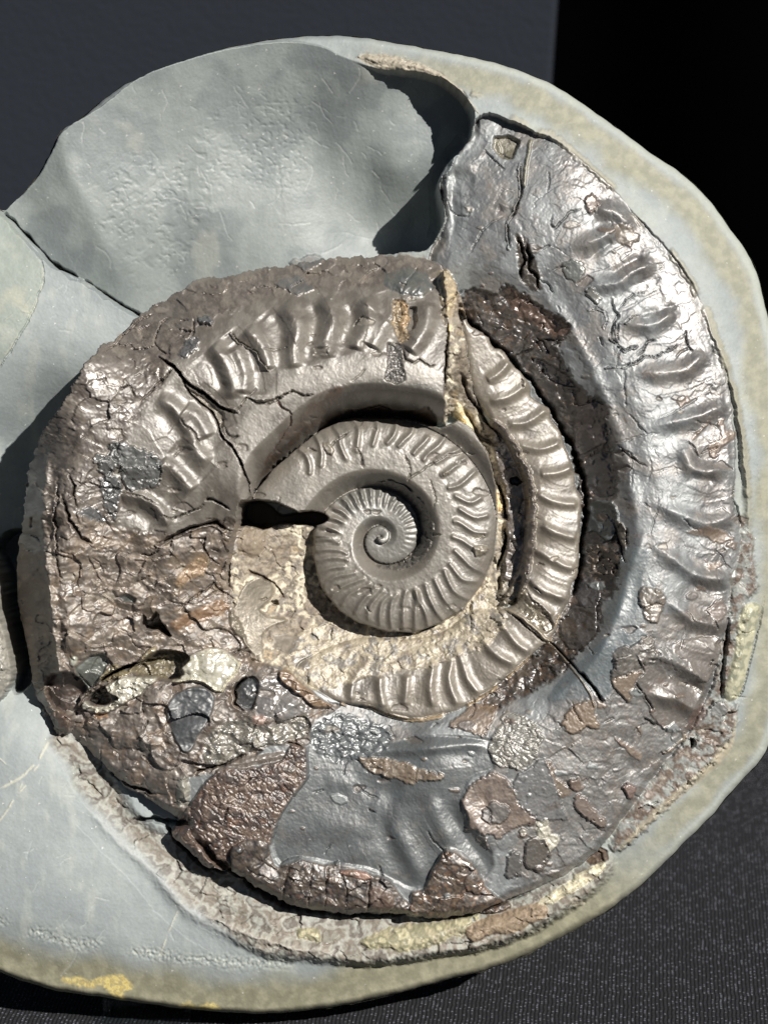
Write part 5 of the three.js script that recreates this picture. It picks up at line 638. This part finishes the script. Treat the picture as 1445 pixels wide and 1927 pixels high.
// ---------------------------------------------------------------- from the plan to points in space
// The plan was measured by eye from one place, so a point that stands proud was read too far from the centre: bring it back by its height.
const ZB = new Float32Array(N);
{
  const R = 16, a = new Float32Array(N), b = new Float32Array(N), wa = new Float32Array(N), wb = new Float32Array(N);
  for (let i = 0; i < N; i++) { const o = DO[i] > 0 ? 1 : 0; wa[i] = o; a[i] = o * H[i]; }
  const pass = (s, d, n, m, st, sm) => { for (let l = 0; l < m; l++) { let t = 0; for (let q = -R; q < n + R; q++) { if (q + R < n) t += s[l * sm + (q + R) * st]; if (q - R - 1 >= 0 && q - R - 1 < n) t -= s[l * sm + (q - R - 1) * st]; if (q >= 0 && q < n) d[l * sm + q * st] = t; } } };
  for (let it = 0; it < 2; it++) { pass(a, b, NX, NY, 1, NX); pass(wa, wb, NX, NY, 1, NX); pass(b, a, NY, NX, NX, 1); pass(wb, wa, NY, NX, NX, 1); }
  for (let i = 0; i < N; i++) ZB[i] = wa[i] > 0.5 ? a[i] / wa[i] : -40;
}
const zbAt = (u, v) => ZB[clamp(Math.round((v - V0) / G), 0, NY - 1) * NX + clamp(Math.round((u - U0) / G), 0, NX - 1)];
const hAt = (u, v) => H[clamp(Math.round((v - V0) / G), 0, NY - 1) * NX + clamp(Math.round((u - U0) / G), 0, NX - 1)];
function place(u, v, z, out, o, zb) { const k = 1 - (zb ?? zbAt(u, v)) * PX / DIST; out[o] = (u - CU) * PX * k; out[o + 1] = (CV - v) * PX * k; out[o + 2] = z * PX; }

const POS = new Float32Array(N * 3), NOR = new Float32Array(N * 3);
for (let j = 0, i = 0; j < NY; j++) for (let k = 0; k < NX; k++, i++) {
  let u = U0 + k * G, v = V0 + j * G; const d = DO[i];
  if (d < 0 && d > -4 && k > 0 && j > 0 && k < NX - 1 && j < NY - 1) { const gx = DO[i + 1] - DO[i - 1], gy = DO[i + NX] - DO[i - NX], l = Math.hypot(gx, gy) || 1; u -= gx / l * d; v -= gy / l * d; }
  place(u, v, H[i], POS, i * 3, ZB[i]);
  const l = k > 0 ? i - 1 : i, r = k < NX - 1 ? i + 1 : i, t = j > 0 ? i - NX : i, b = j < NY - 1 ? i + NX : i;
  const nx = (H[l] - H[r]) / ((r - l || 1) * G), ny = (H[b] - H[t]) / (((b - t) / NX || 1) * G), q = 1 / Math.hypot(nx, ny, 1);
  NOR[i * 3] = nx * q; NOR[i * 3 + 1] = ny * q; NOR[i * 3 + 2] = q;
}
// gloss of the surface as a texture over the plan (g roughness, b metallic lustre), and a grain
const orm = new Uint8Array(N * 4);
for (let j = 0, i = 0; j < NY; j++) for (let k = 0; k < NX; k++, i++) { const u = U0 + k * G, v = V0 + j * G; orm[i * 4] = 255; orm[i * 4 + 1] = clamp(RO[i] + 0.05 * fbm(u / 9, v / 9, 2, 121) + 0.04 * gn(u / 60, v / 60, 123), 0.2, 1) * 255; orm[i * 4 + 2] = clamp(ME[i], 0, 1) * 255; orm[i * 4 + 3] = 255; }
const ormMap = new THREE.DataTexture(orm, NX, NY); ormMap.magFilter = ormMap.minFilter = THREE.LinearFilter; ormMap.needsUpdate = true;
function tileNoise(n, f) { const d = new Uint8Array(n * n * 4); for (let y = 0; y < n; y++) for (let x = 0; x < n; x++) { const q = clamp(f(x, y), 0, 1) * 255, k = (y * n + x) * 4; d[k] = d[k + 1] = d[k + 2] = q; d[k + 3] = 255; } const t = new THREE.DataTexture(d, n, n); t.wrapS = t.wrapT = THREE.RepeatWrapping; t.magFilter = t.minFilter = THREE.LinearFilter; t.needsUpdate = true; return t; }
function wrapNoise(x, y, p, s) { const ix = Math.floor(x), iy = Math.floor(y), fx = x - ix, fy = y - iy, a = (i, j) => h01(((ix + i) % p + p) % p, ((iy + j) % p + p) % p, s), u = fx * fx * (3 - 2 * fx), v = fy * fy * (3 - 2 * fy); return mix(mix(a(0, 0), a(1, 0), u), mix(a(0, 1), a(1, 1), u), v); }
const grain = tileNoise(512, (x, y) => 0.45 * wrapNoise(x / 4, y / 4, 128, 1) + 0.3 * wrapNoise(x / 2, y / 2, 256, 2) + 0.25 * wrapNoise(x / 16, y / 16, 32, 3));
grain.repeat.set(NX * G / 512, NY * G / 512);
const sparkle = tileNoise(512, (x, y) => 0.5 * wrapNoise(x / 4, y / 4, 128, 4) + 0.5 * wrapNoise(x / 2, y / 2, 256, 5)); sparkle.repeat.set(NX * G / 640, NY * G / 640);
const stoneMat = new THREE.MeshPhysicalMaterial({ vertexColors: true, roughness: 1, metalness: 1, roughnessMap: ormMap, metalnessMap: ormMap, bumpMap: grain, bumpScale: 0.00008, ior: 1.5 }); stoneMat.name = 'limestone';
const shellMat = new THREE.MeshPhysicalMaterial({ vertexColors: true, roughness: 1, metalness: 1, roughnessMap: ormMap, metalnessMap: ormMap, bumpMap: sparkle, bumpScale: 0.00012, ior: 2.35 }); shellMat.name = 'shell';
const SHELL = new Set([pCore, pRing, pMid, pHigh, pOuter, pRough, pBlock, pSeam]), isShell = (q) => SHELL.has(q) || SHELL.has(parts[q].parent);

// ---------------------------------------------------------------- the nodule: one thing, its parts cut out of the one sheet along their own edges
const nodule = new THREE.Group(); nodule.name = 'ammonite_nodule';
nodule.userData = { label: 'large split grey stone nodule holding a coiled ribbed ammonite fossil', category: 'fossil' };
nodule.position.copy(CENTRE); nodule.rotation.x = -TILT; scene.add(nodule);
{
  const lists = parts.map(() => []), keep = (i) => DO[i] > -2.9;
  for (let j = 0; j < NY - 1; j++) for (let k = 0; k < NX - 1; k++) {
    const a = j * NX + k, b = a + 1, c = a + NX, d = c + 1;
    if (!(DO[a] > 0 || DO[b] > 0 || DO[c] > 0 || DO[d] > 0) || !(keep(a) && keep(b) && keep(c) && keep(d))) continue;
    const flip = Math.abs(H[a] - H[d]) < Math.abs(H[b] - H[c]);
    lists[PT[DO[a] > 0 ? a : d]].push(...(flip ? [a, c, d, a, d, b] : [a, c, b, b, c, d]));
  }
  const map = new Int32Array(N).fill(-1), counts = {}, nodes = [];
  parts.forEach((p, q) => {
    const t = lists[q]; let o;
    if (t.length < 12) { nodes[q] = null; return; }
    const ids = []; for (const i of t) if (map[i] < 0) { map[i] = ids.length; ids.push(i); }
    const n = ids.length, pos = new Float32Array(n * 3), nor = new Float32Array(n * 3), col = new Float32Array(n * 3), uv = new Float32Array(n * 2), idx = new Uint32Array(t.length);
    ids.forEach((i, m) => { for (let c = 0; c < 3; c++) { pos[m * 3 + c] = POS[i * 3 + c]; nor[m * 3 + c] = NOR[i * 3 + c]; } const dk = isShell(q) ? (q === pRough || q === pBlock ? 0.78 : 0.68) : 1; col[m * 3] = clamp(CR[i] * dk, 0, 1); col[m * 3 + 1] = clamp(CG[i] * dk, 0, 1); col[m * 3 + 2] = clamp(CB[i] * dk, 0, 1); uv[m * 2] = (i % NX + 0.5) / NX; uv[m * 2 + 1] = (Math.floor(i / NX) + 0.5) / NY; });
    for (let m = 0; m < t.length; m++) idx[m] = map[t[m]];
    for (const i of ids) map[i] = -1;
    const g = new THREE.BufferGeometry();
    g.setAttribute('position', new THREE.BufferAttribute(pos, 3)); g.setAttribute('normal', new THREE.BufferAttribute(nor, 3)); g.setAttribute('color', new THREE.BufferAttribute(col, 3)); g.setAttribute('uv', new THREE.BufferAttribute(uv, 2)); g.setIndex(new THREE.BufferAttribute(idx, 1));
    o = new THREE.Mesh(g, isShell(q) ? shellMat : stoneMat); o.castShadow = o.receiveShadow = true;
    const c = counts[p.name] = (counts[p.name] ?? -1) + 1; o.name = c ? p.name + '_' + String(c).padStart(3, '0') : p.name;
    if (p.label) o.userData.label = p.label;
    (p.parent < 0 ? nodule : nodes[p.parent] ?? nodule).add(o); nodes[q] = o;
  });
  // the rounded back of the nodule
  const ring = [], M = OUT.length / 2, pos = [], col = [], uv = [], idx = [];
  const prof = [[1.2, 0], [0, -14], [6, -60], [26, -140], [70, -215], [150, -262], [330, -285]];
  for (let m = 0; m < M; m++) { const a = ((m - 1 + M) % M) * 2, b = ((m + 1) % M) * 2, tx = OUT[b] - OUT[a], ty = OUT[b + 1] - OUT[a + 1], l = Math.hypot(tx, ty) || 1; let nx = -ty / l, ny = tx / l; ring.push([OUT[m * 2], OUT[m * 2 + 1], nx, ny]); }
  prof.forEach(([ins, dz], r) => ring.forEach(([u, v, nx, ny]) => {
    const cx = 640 - u, cy = 980 - v, cl = Math.hypot(cx, cy), f = sst(0, 60, ins), ix = mix(nx, cx / cl, f), iy = mix(ny, cy / cl, f), o = [0, 0, 0], uu = u + ix * ins, vv = v + iy * ins, z0 = Math.min(hAt(u + nx * 3, v + ny * 3), -40);
    place(uu, vv, (r < 2 ? z0 + dz : mix(z0, -40, 0.5) + dz) , o, 0, zbAt(u + nx * 6, v + ny * 6)); pos.push(...o); const n = 0.8 + 0.2 * gn(u / 30, v / 30 + r, 131); col.push(0.2 * n, 0.195 * n, 0.15 * n); uv.push((uu - U0) / (NX * G), (vv - V0) / (NY * G));
  }));
  for (let r = 0; r < prof.length - 1; r++) for (let m = 0; m < M; m++) { const a = r * M + m, b = r * M + (m + 1) % M; idx.push(a, b, a + M, b, b + M, a + M); }
  const o = [0, 0, 0]; place(640, 980, -330, o, 0, 0); pos.push(...o); col.push(0.2, 0.195, 0.15); uv.push(0.5, 0.5); for (let m = 0; m < M; m++) idx.push((prof.length - 1) * M + m, (prof.length - 1) * M + (m + 1) % M, prof.length * M);
  const g = new THREE.BufferGeometry(); g.setAttribute('position', new THREE.Float32BufferAttribute(pos, 3)); g.setAttribute('color', new THREE.Float32BufferAttribute(col, 3)); g.setAttribute('uv', new THREE.Float32BufferAttribute(uv, 2)); g.setIndex(idx); g.computeVertexNormals();
  const back = new THREE.Mesh(g, new THREE.MeshStandardMaterial({ vertexColors: true, roughness: 0.7, bumpMap: grain, bumpScale: 0.0002 })); back.name = 'stone_back'; back.castShadow = back.receiveShadow = true; nodule.add(back);
}

// ---------------------------------------------------------------- clear acrylic stand
{
  const st = new THREE.Group(); st.name = 'display_stand'; st.userData = { label: 'small clear acrylic stand under the nodule on the dark cloth', category: 'stand' };
  st.position.set(-0.0915, 0, 0.0); scene.add(st);
  const acr = new THREE.MeshPhysicalMaterial({ color: 0xf2f6f6, roughness: 0.06, transmission: 1, thickness: 0, ior: 1.49 });
  const add = (name, w, h, d, x, y, z, rx = 0) => { const m = new THREE.Mesh(new RoundedBoxGeometry(w, h, d, 2, 0.0006), acr); m.name = name; m.position.set(x, y, z); m.rotation.x = rx; m.castShadow = m.receiveShadow = true; st.add(m); return m; };
  add('base_plate', 0.034, 0.003, 0.09, 0, 0.0026, -0.005);
  add('side_plate', 0.003, 0.022, 0.084, -0.0155, 0.0155, -0.006); add('side_plate_001', 0.003, 0.022, 0.084, 0.0155, 0.0155, -0.006);
}

// ---------------------------------------------------------------- dark ribbed cloth, slate board and black velvet behind
{
  const n = 1024, K = 64, px = n / K, bump = new Uint8Array(n * n * 4), colr = new Uint8Array(n * n * 4);
  for (let y = 0; y < n; y++) for (let x = 0; x < n; x++) {
    const wob = 0.25 * (wrapNoise(y / 40, 0, 26, 5) - 0.5), rx = x / px + wob, rib = Math.floor(rx), fx = rx - rib - 0.5, row = y / px + 0.5 * (rib & 1) + 0.3 * h01((rib + K) % K, 0, 7), st = Math.floor(row), fy = row - st - 0.5, id = h32((rib + K) % K, (st + K) % K, 9), lum = (id & 255) / 255;
    const hgt = Math.max(0, 1 - (fx * fx * 4.4)) * (0.55 + 0.45 * Math.max(0, 1 - fy * fy * 3.6)) * (0.75 + 0.25 * ((id >>> 8 & 255) / 255)), k = (y * n + x) * 4;
    bump[k] = bump[k + 1] = bump[k + 2] = hgt * 255; bump[k + 3] = 255;
    const top = Math.max(0, 1 - fx * fx * 9 - fy * fy * 7), b = 0.115 + 0.05 * hgt + 0.05 * wrapNoise(x / 4, y / 4, 256, 8) + top * (lum > 0.7 ? 0.42 * (lum - 0.5) * 2 : 0.08 * lum);
    colr[k] = b * 236; colr[k + 1] = b * 243; colr[k + 2] = b * 264; colr[k + 3] = 255;
  }
  const tex = (d, srgb) => { const t = new THREE.DataTexture(d, n, n); t.wrapS = t.wrapT = THREE.RepeatWrapping; t.magFilter = t.minFilter = THREE.LinearFilter; if (srgb) t.colorSpace = THREE.SRGBColorSpace; t.needsUpdate = true; return t; };
  const cloth = new THREE.MeshPhysicalMaterial({ map: tex(colr, true), bumpMap: tex(bump), bumpScale: 0.0004, roughness: 0.8, specularIntensity: 0.5 });
  const g = new THREE.PlaneGeometry(3.2, 1.9, 160, 100); g.rotateX(-Math.PI / 2); g.translate(0, 0, 0.2);
  const p = g.attributes.position, uv = g.attributes.uv; for (let i = 0; i < p.count; i++) { const x = p.getX(i), z = p.getZ(i); p.setY(i, 0.0016 * fbm(x * 5, z * 5, 2, 141) - 0.0016 + (z < -0.68 ? 0 : 0)); const a = 0.10; uv.setXY(i, (x * Math.cos(a) + z * Math.sin(a)) / 0.1, (-x * Math.sin(a) + z * Math.cos(a)) / 0.086); }
  g.computeVertexNormals();
  const floor = new THREE.Mesh(g, cloth); floor.name = 'ground_cloth'; floor.receiveShadow = true; floor.castShadow = true; floor.userData = { kind: 'structure', label: 'dark ribbed cloth spread under the stone nodule', category: 'cloth' }; scene.add(floor);

  const bd = new THREE.Mesh(new RoundedBoxGeometry(1.1, 0.9, 0.02, 2, 0.004), new THREE.MeshPhysicalMaterial({ color: new THREE.Color().setRGB(0.019, 0.023, 0.031), roughness: 0.9, specularIntensity: 0.3, bumpMap: grain, bumpScale: 0.0004 }));
  bd.name = 'backdrop'; bd.position.set(-0.455, 0.447, -0.43); bd.rotation.z = -0.05; bd.castShadow = bd.receiveShadow = true; bd.userData = { kind: 'structure', label: 'dark slate backdrop board behind the nodule', category: 'backdrop' }; scene.add(bd);
  const vg = new THREE.PlaneGeometry(4, 2.4, 240, 4), vp = vg.attributes.position; for (let i = 0; i < vp.count; i++) vp.setZ(i, 0.02 * Math.sin(vp.getX(i) * 34) + 0.012 * gn(vp.getX(i) * 9, 0, 151)); vg.computeVertexNormals();
  const velvet = new THREE.Mesh(vg, new THREE.MeshPhysicalMaterial({ color: new THREE.Color().setRGB(0.0006, 0.0006, 0.0008), roughness: 1, specularIntensity: 0 }));
  velvet.name = 'backdrop_curtain'; velvet.position.set(0, 1.19, -0.72); velvet.castShadow = velvet.receiveShadow = true; velvet.userData = { kind: 'structure', label: 'black velvet curtain hanging far behind the nodule', category: 'curtain' }; scene.add(velvet);
}

renderer.render(scene, camera);
